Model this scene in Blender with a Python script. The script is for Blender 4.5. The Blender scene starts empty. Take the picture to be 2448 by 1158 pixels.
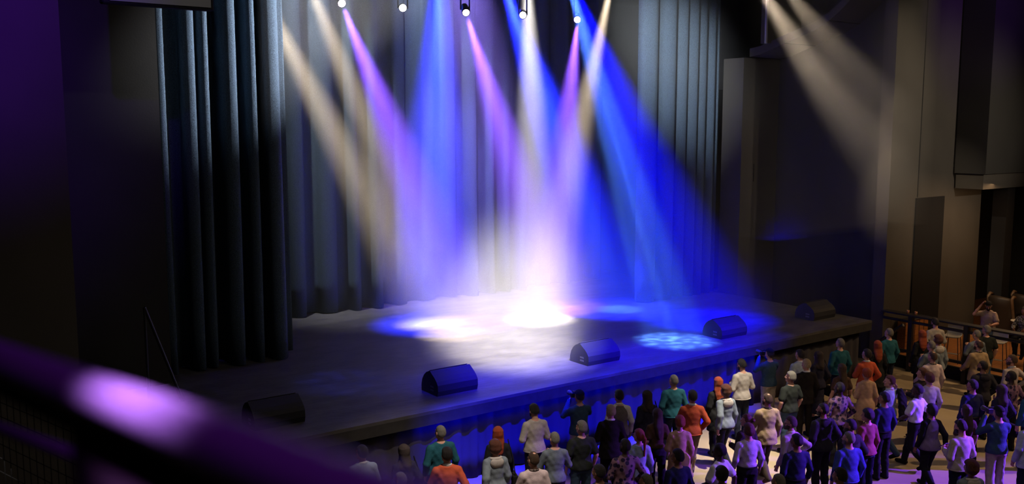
import bpy, math, random
import numpy as np
from mathutils import Vector, Matrix

# ------------------------------------------------------------------ camera
S = bpy.context.scene
COL = S.collection
YAW, TILT, CAMH, FPX = math.radians(35.7), math.radians(7.12), 6.9, 2235.0
cd = bpy.data.cameras.new('camera'); cam = bpy.data.objects.new('camera', cd); COL.objects.link(cam)
cd.sensor_width = 36.0; cd.lens = FPX / 2448 * 36.0; cd.clip_start = 0.05; cd.clip_end = 200
cam.location = (0, 0, CAMH)
cam.rotation_euler = (math.radians(90) - TILT, 0, -YAW)
cd.dof.use_dof = True; cd.dof.focus_distance = 17.0
cd.dof.aperture_fstop = (cd.lens / 1000.0) / 0.0135
S.camera = cam
S.view_settings.view_transform = 'Standard'; S.view_settings.look = 'None'
S.view_settings.exposure = 0.0; S.view_settings.gamma = 1.0
S.cycles.max_bounces = 4; S.cycles.diffuse_bounces = 2; S.cycles.glossy_bounces = 2
S.cycles.transmission_bounces = 2; S.cycles.volume_bounces = 0
S.cycles.sample_clamp_indirect = 4.0
S.cycles.caustics_reflective = False; S.cycles.caustics_refractive = False
W = bpy.data.worlds.new('world'); S.world = W; W.use_nodes = True
W.node_tree.nodes['Background'].inputs[0].default_value = (0.35, 0.37, 0.5, 1)
W.node_tree.nodes['Background'].inputs[1].default_value = 0.0

# a pixel of the 2448 x 1158 photograph as a ray, to read places off the photograph
_F0 = np.array([math.sin(YAW), math.cos(YAW), 0]); _R = np.array([math.cos(YAW), -math.sin(YAW), 0])
_F = _F0 * math.cos(TILT) + np.array([0, 0, -math.sin(TILT)]); _U = _F0 * math.sin(TILT) + np.array([0, 0, math.cos(TILT)])
_C = np.array([0, 0, CAMH])
def ray(x, y): return _F + _R * ((x - 1224) / FPX) - _U * ((y - 579) / FPX)
def onz(x, y, z): d = ray(x, y); return _C + d * ((z - CAMH) / d[2])
def on(x, y, ax, v): d = ray(x, y); return _C + d * ((v - _C[ax]) / d[ax])
def atd(x, y, depth): return _C + ray(x, y) * depth
DECK = 1.6

# ------------------------------------------------------------------ lights
def spot(src, tgt, col, power, deg, blend=1.0, size=0.06, gobo=None):
    l = bpy.data.lights.new('spot', 'SPOT'); l.color = col; l.energy = power
    l.spot_size = math.radians(deg); l.spot_blend = blend; l.shadow_soft_size = size
    o = bpy.data.objects.new('spot_light', l); COL.objects.link(o); o.location = src
    o.rotation_euler = (Vector(tgt) - Vector(src)).to_track_quat('-Z', 'Y').to_euler()
    if gobo:
        l.use_nodes = True; nt = l.node_tree; em = nt.nodes['Emission']
        g = nt.nodes.new('ShaderNodeTexCoord'); v = nt.nodes.new('ShaderNodeTexNoise'); r = nt.nodes.new('ShaderNodeValToRGB')
        v.inputs['Scale'].default_value = gobo; v.inputs['Detail'].default_value = 3
        r.color_ramp.elements[0].color = (.3, .3, .3, 1); r.color_ramp.elements[0].position = 0.47; r.color_ramp.elements[1].position = 0.62
        nt.links.new(g.outputs['Normal'], v.inputs['Vector']); nt.links.new(v.outputs[0], r.inputs[0])
        nt.links.new(r.outputs[0], em.inputs['Strength'])
    return o
def area(src, tgt, col, power, sx, sy):
    l = bpy.data.lights.new('area', 'AREA'); l.shape = 'RECTANGLE'; l.size = sx; l.size_y = sy; l.color = col; l.energy = power
    o = bpy.data.objects.new('area_light', l); COL.objects.link(o); o.location = src
    o.rotation_euler = (Vector(tgt) - Vector(src)).to_track_quat('-Z', 'Y').to_euler(); return o

TAN, VIO, BLU, DEEP, CYAN, WHT = (1, .80, .56), (.50, .13, 1), (.03, .07, 1), (.0, .0, 1), (.07, .24, 1), (1, .93, .86)
BEAM = 7.0
def beam(spx, Y, tpx, col, power, deg, tz=DECK, gobo=None):
    a = on(spx[0], spx[1], 1, Y); b = onz(tpx[0], tpx[1], tz)
    spot(tuple(a), tuple(b), col, power * BEAM, deg, gobo=gobo)
VCORE, VHALO, BCORE, BHALO = (.38, .16, 1), (.24, .08, 1), (.09, .26, 1), (.01, .02, 1)
beam((560, -140), 21.0, (1035, 775), TAN, 9000, 12); beam((560, -140), 21.0, (1035, 775), TAN, 5500, 5.5)
beam((692, -150), 21.0, (1085, 800), TAN, 7000, 12); beam((692, -150), 21.0, (1085, 800), TAN, 2500, 5.5)
beam((821, 18), 20.0, (1120, 775), VHALO, 12000, 20); beam((821, 18), 20.0, (1120, 775), VCORE, 5500, 9)
beam((1050, -160), 21.0, (1036, 775), BHALO, 23000, 21); beam((1050, -160), 21.0, (1036, 775), BCORE, 16000, 10)
beam((1117, 40), 20.0, (1330, 735), VHALO, 12000, 20); beam((1117, 40), 20.0, (1330, 735), VCORE, 5500, 9)
beam((1257, -130), 20.6, (1290, 765), WHT, 13000, 13); beam((1257, -130), 20.6, (1290, 765), WHT, 4200, 6)
beam((1195, -60), 20.5, (1480, 740), BHALO, 30000, 22); beam((1195, -60), 20.5, (1480, 740), BCORE, 9000, 9)
beam((1380, 58), 20.0, (1310, 745), VHALO, 11000, 19); beam((1380, 58), 20.0, (1310, 745), VCORE, 4500, 9)
beam((1466, -60), 20.5, (1290, 760), TAN, 9000, 12); beam((1466, -60), 20.5, (1290, 760), TAN, 4000, 6)
beam((1352, -70), 19.0, (1612, 815), BCORE, 24000, 13, gobo=42)
beam((1352, -70), 19.0, (1680, 765), DEEP, 17000, 22)
spot((12, 13, 12), tuple(onz(850, 915, DECK)), (.03, .05, 1), 5000, 12, 0.6, gobo=40)
# unseen white spots added: pool from beside the balcony, deck wash from above the audience
spot((4, 1.5, 12), tuple(onz(1196, 800, DECK)), WHT, 250000, 11.5)
spot((9.5, 7.5, 15.5), tuple(onz(1232, 846, DECK)), (1, .93, .90), 62000, 14.5)
# on the drapes
spot((14.5, 15.2, 12.5), (7.4, 20.3, 8.8), (.95, .95, 1), 22000, 27)
spot((12.5, 14.2, 12.5), (20.4, 20.3, 8.6), (.9, .95, 1), 11000, 26)
spot((9.4, 23.2, 15), (12.5, 24.3, 2.6), (.9, .92, 1), 9000, 34)
spot((12.9, 23.2, 15), (16.5, 24.3, 2.6), (.8, .8, 1), 9000, 34)
spot((14, 21.5, 13), (15.4, 24, 2.0), (.30, .20, 1), 26000, 38)
# the room
spot((26.5, 6, 7.5), (26.8, 15.3, 6.5), (1, .84, .66), 1600, 50)
spot((4.5, 9, 10.5), (4.3, 15.2, 9.2), (1, 1, 1), 150, 30)  # unseen spot added to brighten the hanging grey screen
spot((25, 11, 13.0), (23.6, 16.5, 6), (1, .8, .55), 900, 44)
spot(tuple(on(1795, -60, 1, 14.5)), tuple(on(2125, 440, 1, 15.2)), TAN, 6500, 17)
spot(tuple(on(1850, -60, 1, 14.5)), tuple(on(2190, 360, 1, 15.2)), TAN, 3000, 17)
spot((26, 8, 12), (27.8, 15.3, 10), (.35, .1, 1), 700, 40)
spot((1.5, 8, 11), (1.2, 15.3, 9.0), (.18, .01, 1), 2600, 50)
area((12, 4, 13), (17, 12, 0), (1, .82, .66), 280, 8, 4)
spot((7.6, 8, 13), (8.2, 12.4, 1.2), (1, .86, .74), 6000, 26)  # unseen fill added over the dark left end of the crowd
area((1.5, 9, 4.5), (1.5, 10.5, 0), (1, .9, .85), 14, 2, 2)  # unseen fill added to lift the floor behind the wire mesh
spot((15.5, 8.5, 14), tuple(onz(1760, 1095, 0)), (1, .88, .72), 24000, 18)
spot((24, 6, 12), (21, 10.5, 0), (1, .66, .34), 4200, 50)
spot((25, 1, 7.5), tuple(onz(1890, 1140, .8)), (.22, .05, 1), 40000, 15)
spot((28, 1, 7.5), tuple(onz(2330, 1070, .8)), (.17, .04, 1), 62000, 17)
spot((22, 0, 7.5), tuple(onz(1540, 1130, .8)), (.24, .05, 1), 2500, 12)
area((27.5, 12.5, 4.8), (27, 13.5, 0.3), (1, .6, .3), 110, 3, 3)
spot((-.6, 0.3, 10.0), tuple(atd(335, 975, .54)), (.55, .26, 1), 12000, 1.95)
spot((-.2, -1.5, 9.0), tuple(atd(335, 975, .54)), (.40, .06, .9), 130, 40)
sk_ = area((13.2, 9.5, 12), (13.2, 14.86, .35), (.0, .0, 1), 300, 9.0, .15); sk_.data.spread = math.radians(7)
area((13.2, 14.71, 1.31), (13.2, 14.86, .2), (.0, .0, 1), 40, 9.5, .04)  # unseen strip added under the stage lip to turn the skirt blue
sk_ = area((13.8, 7, 13.5), (14.2, 15.5, 1.8), (.01, .0, 1), 400, 9.0, .15); sk_.data.spread = math.radians(9)

# ------------------------------------------------------------------ materials
MATS = {}
def mat(name, col, rough=.7, spec=.3, bump=0, bscale=40, vary=0, vscale=8, stretch=None, emit=None, metal=0):
    if name in MATS: return MATS[name]
    m = bpy.data.materials.new(name); m.use_nodes = True; nt = m.node_tree; b = nt.nodes['Principled BSDF']
    b.inputs['Base Color'].default_value = (*col, 1); b.inputs['Roughness'].default_value = rough
    b.inputs['Specular IOR Level'].default_value = spec; b.inputs['Metallic'].default_value = metal
    if emit: b.inputs['Emission Color'].default_value = (*emit[0], 1); b.inputs['Emission Strength'].default_value = emit[1]
    if bump or vary:
        tc = nt.nodes.new('ShaderNodeTexCoord'); mp = nt.nodes.new('ShaderNodeMapping')
        nt.links.new(tc.outputs['Object'], mp.inputs[0])
        if stretch: mp.inputs['Scale'].default_value = stretch
    if vary:
        n = nt.nodes.new('ShaderNodeTexNoise'); n.inputs['Scale'].default_value = vscale; n.inputs['Detail'].default_value = 5
        nt.links.new(mp.outputs[0], n.inputs['Vector'])
        r = nt.nodes.new('ShaderNodeValToRGB'); r.color_ramp.elements[0].position = .3; r.color_ramp.elements[1].position = .7
        r.color_ramp.elements[0].color = (*[c * (1 - vary) for c in col], 1); r.color_ramp.elements[1].color = (*[min(1, c * (1 + vary)) for c in col], 1)
        nt.links.new(n.outputs[0], r.inputs[0]); nt.links.new(r.outputs[0], b.inputs['Base Color'])
    if bump:
        n = nt.nodes.new('ShaderNodeTexNoise'); n.inputs['Scale'].default_value = bscale; n.inputs['Detail'].default_value = 4
        nt.links.new(mp.outputs[0], n.inputs['Vector'])
        bm_ = nt.nodes.new('ShaderNodeBump'); bm_.inputs['Strength'].default_value = bump; bm_.inputs['Distance'].default_value = .02
        nt.links.new(n.outputs[0], bm_.inputs['Height']); nt.links.new(bm_.outputs[0], b.inputs['Normal'])
    MATS[name] = m; return m
def cellmat(name, ca, cb, scale, kind='VORONOI'):
    m = mat(name, ca, .8, .2); nt = m.node_tree; b = nt.nodes['Principled BSDF']
    tc = nt.nodes.new('ShaderNodeTexCoord')
    if kind == 'VORONOI': t = nt.nodes.new('ShaderNodeTexVoronoi'); t.inputs['Scale'].default_value = scale
    else:
        t = nt.nodes.new('ShaderNodeTexWave'); t.bands_direction = 'Z'; t.inputs['Scale'].default_value = scale; t.inputs['Distortion'].default_value = .4
    nt.links.new(tc.outputs['Object'], t.inputs['Vector'])
    r = nt.nodes.new('ShaderNodeValToRGB'); e = r.color_ramp.elements
    e[0].color = (*ca, 1); e[1].color = (*cb, 1); e[0].position = .42; e[1].position = .5
    nt.links.new(t.outputs[0], r.inputs[0]); nt.links.new(r.outputs[0], b.inputs['Base Color']); return m

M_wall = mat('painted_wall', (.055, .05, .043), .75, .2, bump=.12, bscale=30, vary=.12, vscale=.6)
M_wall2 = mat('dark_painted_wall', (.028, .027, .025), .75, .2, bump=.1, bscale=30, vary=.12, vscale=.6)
M_black = mat('matt_black', (.006, .006, .007), .8, .2)
M_deck = mat('stage_deck', (.065, .061, .058), .55, .35, bump=.35, bscale=7, vary=.32, vscale=2.2, stretch=(.7, 1.6, 1))
M_fascia = mat('stage_fascia', (.034, .032, .03), .7, .2, vary=.2, vscale=5)
M_drape = mat('drape_cloth', (.058, .085, .118), .95, .12, bump=.6, bscale=120, vary=.6, vscale=75)
M_skirt = mat('skirt_cloth', (.05, .045, .05), .95, .1)
M_floor = mat('hall_floor', (.30, .235, .15), .5, .3, vary=.16, vscale=1.1, stretch=(1, .45, 1), bump=.05, bscale=6)
M_wood = mat('wood_boards', (.28, .115, .035), .45, .3, vary=.35, vscale=5, stretch=(.4, 6, 6))
M_metal = mat('black_metal', (.012, .012, .014), .4, .5)
M_brown = mat('brown_leather', (.09, .05, .025), .45, .4, vary=.2, vscale=6)
M_cab = mat('speaker_cabinet', (.018, .018, .024), .65, .3, bump=.25, bscale=160)
M_grille = mat('speaker_grille', (.035, .035, .04), .6, .4, bump=.6, bscale=300)
M_rail = mat('painted_rail', (.16, .12, .17), .35, .5)
M_screen = mat('screen_panel', (.12, .12, .13), .5, .4)
M_stool = mat('stool_shell', (.3, .29, .26), .4, .4)

# ------------------------------------------------------------------ mesh helpers
def mesh(name, V, Fc, m, parent=None, smooth=False, loc=None):
    me = bpy.data.meshes.new(name); me.from_pydata([tuple(map(float, v)) for v in V], [], Fc); me.update()
    if isinstance(m, (list, tuple)): [me.materials.append(x) for x in m]
    else: me.materials.append(m)
    if smooth: me.polygons.foreach_set('use_smooth', [True] * len(me.polygons))
    o = bpy.data.objects.new(name, me); COL.objects.link(o)
    if loc is not None: o.location = loc
    if parent: o.parent = parent
    return o
class MB:
    def __init__(s): s.V = []; s.F = []
    def add(s, V, F): n = len(s.V); s.V += [tuple(map(float, v)) for v in V]; s.F += [tuple(i + n for i in f) for f in F]; return s
    def box(s, x0, x1, y0, y1, z0, z1, bev=0.0):
        if bev <= 0:
            return s.add([(x, y, z) for x in (x0, x1) for y in (y0, y1) for z in (z0, z1)],
                         [(0, 1, 3, 2), (4, 6, 7, 5), (0, 4, 5, 1), (2, 3, 7, 6), (0, 2, 6, 4), (1, 5, 7, 3)])
        b = min(bev, (x1 - x0) / 2.01, (y1 - y0) / 2.01, (z1 - z0) / 2.01); V = []; F = []
        oct_ = lambda c: [(x0 + c, y0), (x1 - c, y0), (x1, y0 + c), (x1, y1 - c), (x1 - c, y1), (x0 + c, y1), (x0, y1 - c), (x0, y0 + c)]
        ins = lambda c: [(min(max(x, x0 + c), x1 - c), min(max(y, y0 + c), y1 - c)) for x, y in oct_(c)]
        for ring, z in ((ins(b), z0), (oct_(b), z0 + b), (oct_(b), z1 - b), (ins(b), z1)): V += [(x, y, z) for x, y in ring]
        F.append(tuple(range(7, -1, -1))); F.append(tuple(range(24, 32)))
        for k in range(3):
            for i in range(8): j = (i + 1) % 8; F.append((k * 8 + i, k * 8 + j, k * 8 + 8 + j, k * 8 + 8 + i))
        return s.add(V, F)
    def tube(s, pts, r, n=10, sq=None):
        pts = [np.array(p, float) for p in pts]; rr = r if isinstance(r, (list, tuple)) else [r] * len(pts); V = []; F = []
        up = None
        for i, p in enumerate(pts):
            t = pts[min(i + 1, len(pts) - 1)] - pts[max(i - 1, 0)]; t /= np.linalg.norm(t) + 1e-9
            if up is None: up = np.array([0, 0, 1.]) if abs(t[2]) < .9 else np.array([0, 1., 0])
            a = np.cross(t, up); a /= np.linalg.norm(a) + 1e-9; b = np.cross(a, t)
            ka, kb = sq if sq else (1, 1)
            for k in range(n): w = 2 * math.pi * k / n; V.append(p + rr[i] * (ka * math.cos(w) * a + kb * math.sin(w) * b))
            up = b
        m = len(pts)
        for i in range(m - 1):
            for k in range(n): q = (k + 1) % n; F.append((i * n + k, i * n + q, (i + 1) * n + q, (i + 1) * n + k))
        V += [pts[0], pts[-1]]; c = m * n
        for k in range(n): q = (k + 1) % n; F.append((c, q, k)); F.append((c + 1, (m - 1) * n + k, (m - 1) * n + q))
        return s.add(V, F)
    def lathe(s, prof, n=24, c=(0, 0, 0), M=None):
        V = []; F = []
        for r, z in prof:
            for k in range(n): w = 2 * math.pi * k / n; V.append((r * math.cos(w), r * math.sin(w), z))
        m = len(prof)
        for i in range(m - 1):
            for k in range(n): q = (k + 1) % n; F.append((i * n + k, i * n + q, (i + 1) * n + q, (i + 1) * n + k))
        F.append(tuple(range(n - 1, -1, -1))); F.append(tuple((m - 1) * n + k for k in range(n)))
        V = [np.array(v) for v in V]
        if M is not None: V = [np.array((M @ Vector(v))) for v in V]
        return s.add([v + np.array(c) for v in V], F)
    def prism(s, prof, x0, x1):      # profile in (y, z), extruded along x
        n = len(prof); V = [(x0, y, z) for y, z in prof] + [(x1, y, z) for y, z in prof]
        F = [tuple(range(n - 1, -1, -1)), tuple(range(n, 2 * n))] + [(i, (i + 1) % n, n + (i + 1) % n, n + i) for i in range(n)]
        return s.add(V, F)
    def vprism(s, prof, z0, z1):     # profile in (x, y), extruded upward
        n = len(prof); V = [(x, y, z0) for x, y in prof] + [(x, y, z1) for x, y in prof]
        F = [tuple(range(n - 1, -1, -1)), tuple(range(n, 2 * n))] + [(i, (i + 1) % n, n + (i + 1) % n, n + i) for i in range(n)]
        return s.add(V, F)
    def build(s, name, m, parent=None, smooth=False, loc=None): return mesh(name, s.V, s.F, m, parent, smooth, loc)
def tag(o, label=None, cat=None, group=None, kind=None):
    if label: o['label'] = label
    if cat: o['category'] = cat
    if group: o['group'] = group
    if kind: o['kind'] = kind
    return o
def empty(name, loc=(0, 0, 0), rz=0):
    o = bpy.data.objects.new(name, None); COL.objects.link(o); o.location = loc; o.rotation_euler = (0, 0, rz); o.empty_display_size = .1; return o
def copy_tree(o, parent=None):
    c = o.copy(); COL.objects.link(c); c.parent = parent
    for ch in list(o.children): copy_tree(ch, c)
    return c
def struct(name, mb, m, label=None, cat=None):
    o = mb.build(name, m); tag(o, label, cat, None, 'structure'); return o

# ------------------------------------------------------------------ the hall
struct('floor', MB().box(-14, 36, -8, 30, -.2, 0), M_floor, 'pale tan hall floor under the standing crowd', 'floor')
struct('ceiling', MB().box(-14, 36, -8, 30, 16, 16.2), M_black, 'black ceiling high over the hall', 'ceiling')
struct('wall_back', MB().box(-14, 36, 27, 27.2, 0, 16), M_black, 'black wall behind the back drape', 'wall')
struct('wall_rear', MB().box(-14, 36, -8.2, -8, 0, 16), M_wall2, 'wall behind the audience', 'wall')
struct('wall_far_left', MB().box(-14.2, -14, -8, 30, 0, 16), M_wall2, 'far left side wall', 'wall')
struct('wall_far_right', MB().box(36, 36.2, -8, 30, 0, 16), M_wall2, 'far right side wall', 'wall')
struct('wall_left', MB().box(-14, 2.79, 15.3, 15.6, 0, 16), M_wall, 'flat wall at the left edge washed in violet light', 'wall')
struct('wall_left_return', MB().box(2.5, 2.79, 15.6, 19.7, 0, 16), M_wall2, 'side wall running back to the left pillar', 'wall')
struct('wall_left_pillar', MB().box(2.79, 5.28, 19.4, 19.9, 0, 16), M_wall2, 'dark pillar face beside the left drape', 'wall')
w = struct('wall_right', MB().box(24.2, 29.25, 15.3, 15.7, 0, 16), M_wall, 'grey wall with the tall dark door at right', 'wall')
struct('trim_1', MB().box(25.62, 25.645, 15.285, 15.31, 4.8, 16), M_black, 'thin dark joint running up the right wall above the door', 'joint')
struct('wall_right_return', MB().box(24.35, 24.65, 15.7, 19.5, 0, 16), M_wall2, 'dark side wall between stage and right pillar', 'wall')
struct('wall_right_pillar', MB().box(22.65, 24.75, 19.4, 20.2, 0, 8.95), M_wall, 'square grey pillar beside the right drape', 'wall')
struct('trim_2', MB().box(23.24, 23.27, 19.385, 19.41, 5.15, 5.7), M_black, 'short vertical slot in the right pillar', 'slot')
struct('wall_right_header', MB().box(22.5, 24.75, 20.2, 20.5, 8.0, 16), M_black, 'black wall over the right pillar', 'wall')
struct('door_1', MB().box(25.55, 27.06, 15.26, 15.32, .3, 4.78), M_black, 'tall black door in the grey right wall', 'door')
struct('wall_recess', MB().box(29.25, 36, 18.2, 18.5, 0, 5.6), M_wall, 'grey wall behind the armchairs', 'wall')
struct('wall_recess_side', MB().box(29.25, 29.5, 15.7, 18.2, 0, 16), M_wall, 'return wall beside the armchairs', 'wall')
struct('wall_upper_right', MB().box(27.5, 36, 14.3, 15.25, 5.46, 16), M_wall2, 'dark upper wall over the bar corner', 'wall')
struct('trim_3', MB().box(27.6, 36, 14.4, 15.25, 5.0, 5.46), M_wall, 'square beam below the dark upper wall', 'beam')
struct('trim_4', MB().box(29.3, 29.75, 14.5, 14.95, .3, 5.0), M_black, 'black column under the beam at far right', 'column')
# curved cove over the right side wall
arc = [(19.4, 8.98), (19.0, 9.03), (18.1, 9.3), (17.1, 9.58), (16.6, 9.82), (16.2, 10.1), (15.8, 10.45), (15.5, 10.8), (15.3, 11.4)]
prof = arc + [(y, z + .25) for y, z in arc[::-1]]
cv = struct('ceiling_cove', MB().prism(prof, 22.9, 24.34), M_wall, 'curved ceiling cove with panel joints over the right wall', 'ceiling')
j = MB()
for y, z in ((18.1, 9.3), (16.6, 9.82)): j.box(22.9, 24.34, y - .015, y + .015, z - .012, z + .05)
jo = j.build('panel_joint', M_black, cv)
# bar floor
t = MB().box(24.4, 36, 4, 15.3, 0, .3).box(29.25, 36, 15.3, 18.2, 0, .3)
pf = struct('floor_bar', t, M_wood, 'raised orange wood floor of the bar area behind the railing', 'floor')
k = MB().box(24.3, 24.4, 4, 15.2, 0, .36); k.build('kerb', M_black, pf)

# ------------------------------------------------------------------ the stage
st = empty('stage', (13.75, 14.64, 0)); tag(st, 'raised grey concrete stage with a dark pleated skirt along its front', 'stage')
def into(o, par): o.parent = par; o.matrix_parent_inverse = Matrix.Translation(-Vector(par.location)); return o
into(MB().box(3.0, 22.65, 14.64, 26.9, DECK - .06, DECK).build('deck', M_deck), st)
into(MB().box(3.0, 22.65, 14.64, 14.9, DECK - .27, DECK - .06).box(22.4, 22.65, 14.9, 19.3, DECK - .27, DECK - .06).build('fascia', M_fascia), st)
rnd = random.Random(4)
def pleats(x0, x1, wmin, wmax, amp, over, rng, N=9):
    pts = []; x = x0
    while x < x1:
        wd = min(rng.uniform(wmin, wmax), x1 - x); a = amp * rng.uniform(.6, 1.15) * min(1, wd / wmin)
        for i in range(N):
            u = i / N; pts.append((x + wd * u + over * wd * math.sin(4 * math.pi * u), -a * math.sin(math.pi * u) ** 2 * (1 + .25 * math.sin(6 * u + x))))
        x += wd
    pts.append((x1, 0)); return pts
def drape(name, prof, Y, z0, z1, m, parent=None, th=.02, sway=.04, flare=.0, seed=1, nz=14):
    rng = random.Random(seed); n = len(prof); V = []; F = []; ph = [rng.uniform(0, 6) for _ in range(n)]
    for kz in range(nz):
        f_ = kz / (nz - 1); z = z0 + (z1 - z0) * f_
        for side in (0, 1):
            for i, (x, dy) in enumerate(prof):
                s = sway * (1 - f_) * math.sin(x * 1.7 + f_ * 2.5)
                g = 1 + flare * (1 - f_)
                V.append((x + s, Y + dy * g + (th if side else 0), z + (0.02 * math.sin(x * 3.1) if kz == 0 else 0) + (.02 if kz == 0 else 0)))
    for kz in range(nz - 1):
        a = kz * 2 * n; b = a + 2 * n
        for i in range(n - 1):
            F.append((a + i, a + i + 1, b + i + 1, b + i)); F.append((a + n + i + 1, a + n + i, b + n + i, b + n + i + 1))
        F.append((a + n, a, b, b + n)); F.append((a + n - 1, a + 2 * n - 1, b + 2 * n - 1, b + n - 1))
    for i in range(n - 1):
        F.append((i + 1, i, n + i, n + i + 1)); b = (nz - 1) * 2 * n; F.append((b + i, b + i + 1, b + n + i + 1, b + n + i))
    return mesh(name, V, F, m, parent, True)
sk = drape('skirt_drape', pleats(3.05, 22.4, .28, .5, .06, .05, random.Random(3), 7), 14.86, .0, DECK - .2, M_skirt, None, .015, 0, 0, 5, 4)
sk.location.y = 0.0; into(sk, st)
tag(drape('back_drape', pleats(9.7, 21.3, .6, 1.15, .42, .07, random.Random(12), 12), 24.5, DECK, 14.5, M_drape, None, .02, .05, .15, 2, 16),
    'slate blue pleated drape hanging across the back of the stage', 'curtain')
# irregular folds of the two front drapes: (x, depth) along the plan
def foldline(pts, sub=5):
    out = []
    P = [np.array(p) for p in pts]
    for i in range(len(P) - 1):
        p0, p1, p2, p3 = P[max(i - 1, 0)], P[i], P[i + 1], P[min(i + 2, len(P) - 1)]
        for q in range(sub):
            t_ = q / sub
            out.append(tuple(.5 * ((2 * p1) + (-p0 + p2) * t_ + (2 * p0 - 5 * p1 + 4 * p2 - p3) * t_ ** 2 + (-p0 + 3 * p1 - 3 * p2 + p3) * t_ ** 3)))
    out.append(tuple(P[-1])); return out
lf = [(5.1, .1), (5.35, -.15), (5.6, -.25), (5.66, .2), (6.0, .25), (5.98, -.2), (6.2, -.3), (6.28, .1), (6.34, -.2), (6.5, -.25), (6.6, .2), (6.75, .25), (6.8, -.25), (7.05, -.35), (7.12, .15), (7.3, .22), (7.32, -.2), (7.5, -.28), (7.6, .2), (7.8, .25), (7.72, -.25), (7.95, -.35), (8.1, -.1), (8.12, .22), (8.36, .2)]
tag(drape('side_drape', foldline(lf), 20.3, DECK, 14.5, M_drape, None, .02, .03, .1, 7, 14), 'slate blue drape in deep folds hanging at the left of the stage', 'curtain', 'front stage drapes')
rf = [(19.2, .1), (19.25, -.1), (19.6, -.22), (19.85, -.05), (19.86, .22), (20.0, .2), (20.05, -.15), (20.4, -.25), (20.55, .1), (20.6, .2), (20.7, -.1), (20.95, -.2), (21.05, .15), (21.15, -.1), (21.4, -.2), (21.5, .12), (21.6, -.1), (21.8, -.16), (21.9, .1), (22.05, -.1), (22.2, -.15), (22.3, .1), (22.45, -.08)]
tag(drape('side_drape', foldline(rf), 20.3, DECK, 14.5, M_drape, None, .02, .03, .1, 9, 14), 'slate blue drape in deep folds hanging at the right of the stage', 'curtain', 'front stage drapes')

# wedge monitors, backs to the audience
pr = [(.03, 0), (.0, .12), (.0, .2), (.03, .27), (.3, .45), (.33, .45), (.5, .36), (.6, .27), (.65, .17), (.66, .06), (.63, 0)]
pr = [(.03, 0), (.0, .1), (.01, .22), (.06, .29), (.13, .35), (.3, .455), (.33, .455), (.45, .41), (.54, .34), (.61, .24), (.645, .12), (.64, 0)]
def monitor():
    r = empty('stage_monitor')
    MB().prism(pr, -.47, .47).build('cabinet', M_cab, r)
    MB().prism([(.345, .462), (.352, .468), (.553, .343), (.625, .24), (.612, .232), (.54, .33)], -.44, .44).build('grille', M_grille, r)
    h = MB()
    for z in (.07, .14): h.box(-.475, -.468, .17, .29, z, z + .035)
    h.build('side_vent', mat('grey_plate', (.12, .12, .13), .5), r)
    return r
mons = [((5.72 + .3, 15.4), 'black wedge monitor in the dark at the left end of the stage edge'),
        ((9.70, 15.33), 'wedge monitor with its top catching light, second from the left'),
        ((13.62, 15.40), 'blue lit wedge monitor in the middle of the stage edge'),
        ((18.0, 15.45), 'wedge monitor beside the blue light pool with two pale plates on its end'),
        ((21.75, 15.5), 'unlit black wedge monitor at the right corner of the stage')]
for i, ((x, y), lab) in enumerate(mons):
    o = monitor() if i == 0 else copy_tree(m0)
    if i == 0: m0 = o
    o.location = (x, y, DECK); tag(o, lab, 'speaker', 'wedge monitors along the stage edge')

# side stair rail at the left of the stage
hr = empty('stair_handrail', (4.5, 18.0, 0)); tag(hr, 'thin dark sloping handrail at the left side of the stage', 'handrail')
a, b = on(345, 735, 1, 18.0), on(437, 960, 1, 18.0); b2 = b
into(MB().tube([a, b2], .03).build('rail', M_metal), hr)
into(MB().tube([a, (a[0], a[1], DECK)], .025).build('post', M_metal), hr)
# hanging side screens
sc = empty('side_screen', (4.3, 15.2, 8.75)); tag(sc, 'black framed grey screen hanging at the top left, in front of the dark pillar', 'screen', 'screens at both sides of the stage')
p0, p1 = on(245, 12, 1, 15.2), on(512, 20, 1, 15.2)
into(MB().box(p0[0], p1[0], 15.2, 15.4, 8.72, 10.3, .02).build('frame', M_black), sc)
into(MB().box(p0[0] + .1, p1[0] - .06, 15.17, 15.2, 8.76, 10.2).build('panel', M_screen), sc)
p0, p1 = on(1830, 104, 1, 18.6), on(1950, 111, 1, 18.6)
sc = empty('side_screen', (p0[0] + .5, 18.6, p0[2])); tag(sc, 'tan lit screen with a pale edge hanging under the curved cove at right', 'screen', 'screens at both sides of the stage')
into(MB().box(p0[0], min(p1[0], 24.3), 18.6, 18.8, p0[2], p0[2] + 1.6, .02).build('frame', M_wall), sc)
into(MB().box(p0[0] - .03, p0[0] + .03, 18.56, 18.62, p0[2], p0[2] + 1.6).build('edge_trim', mat('pale_trim', (.4, .4, .42), .5)), sc)

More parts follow.
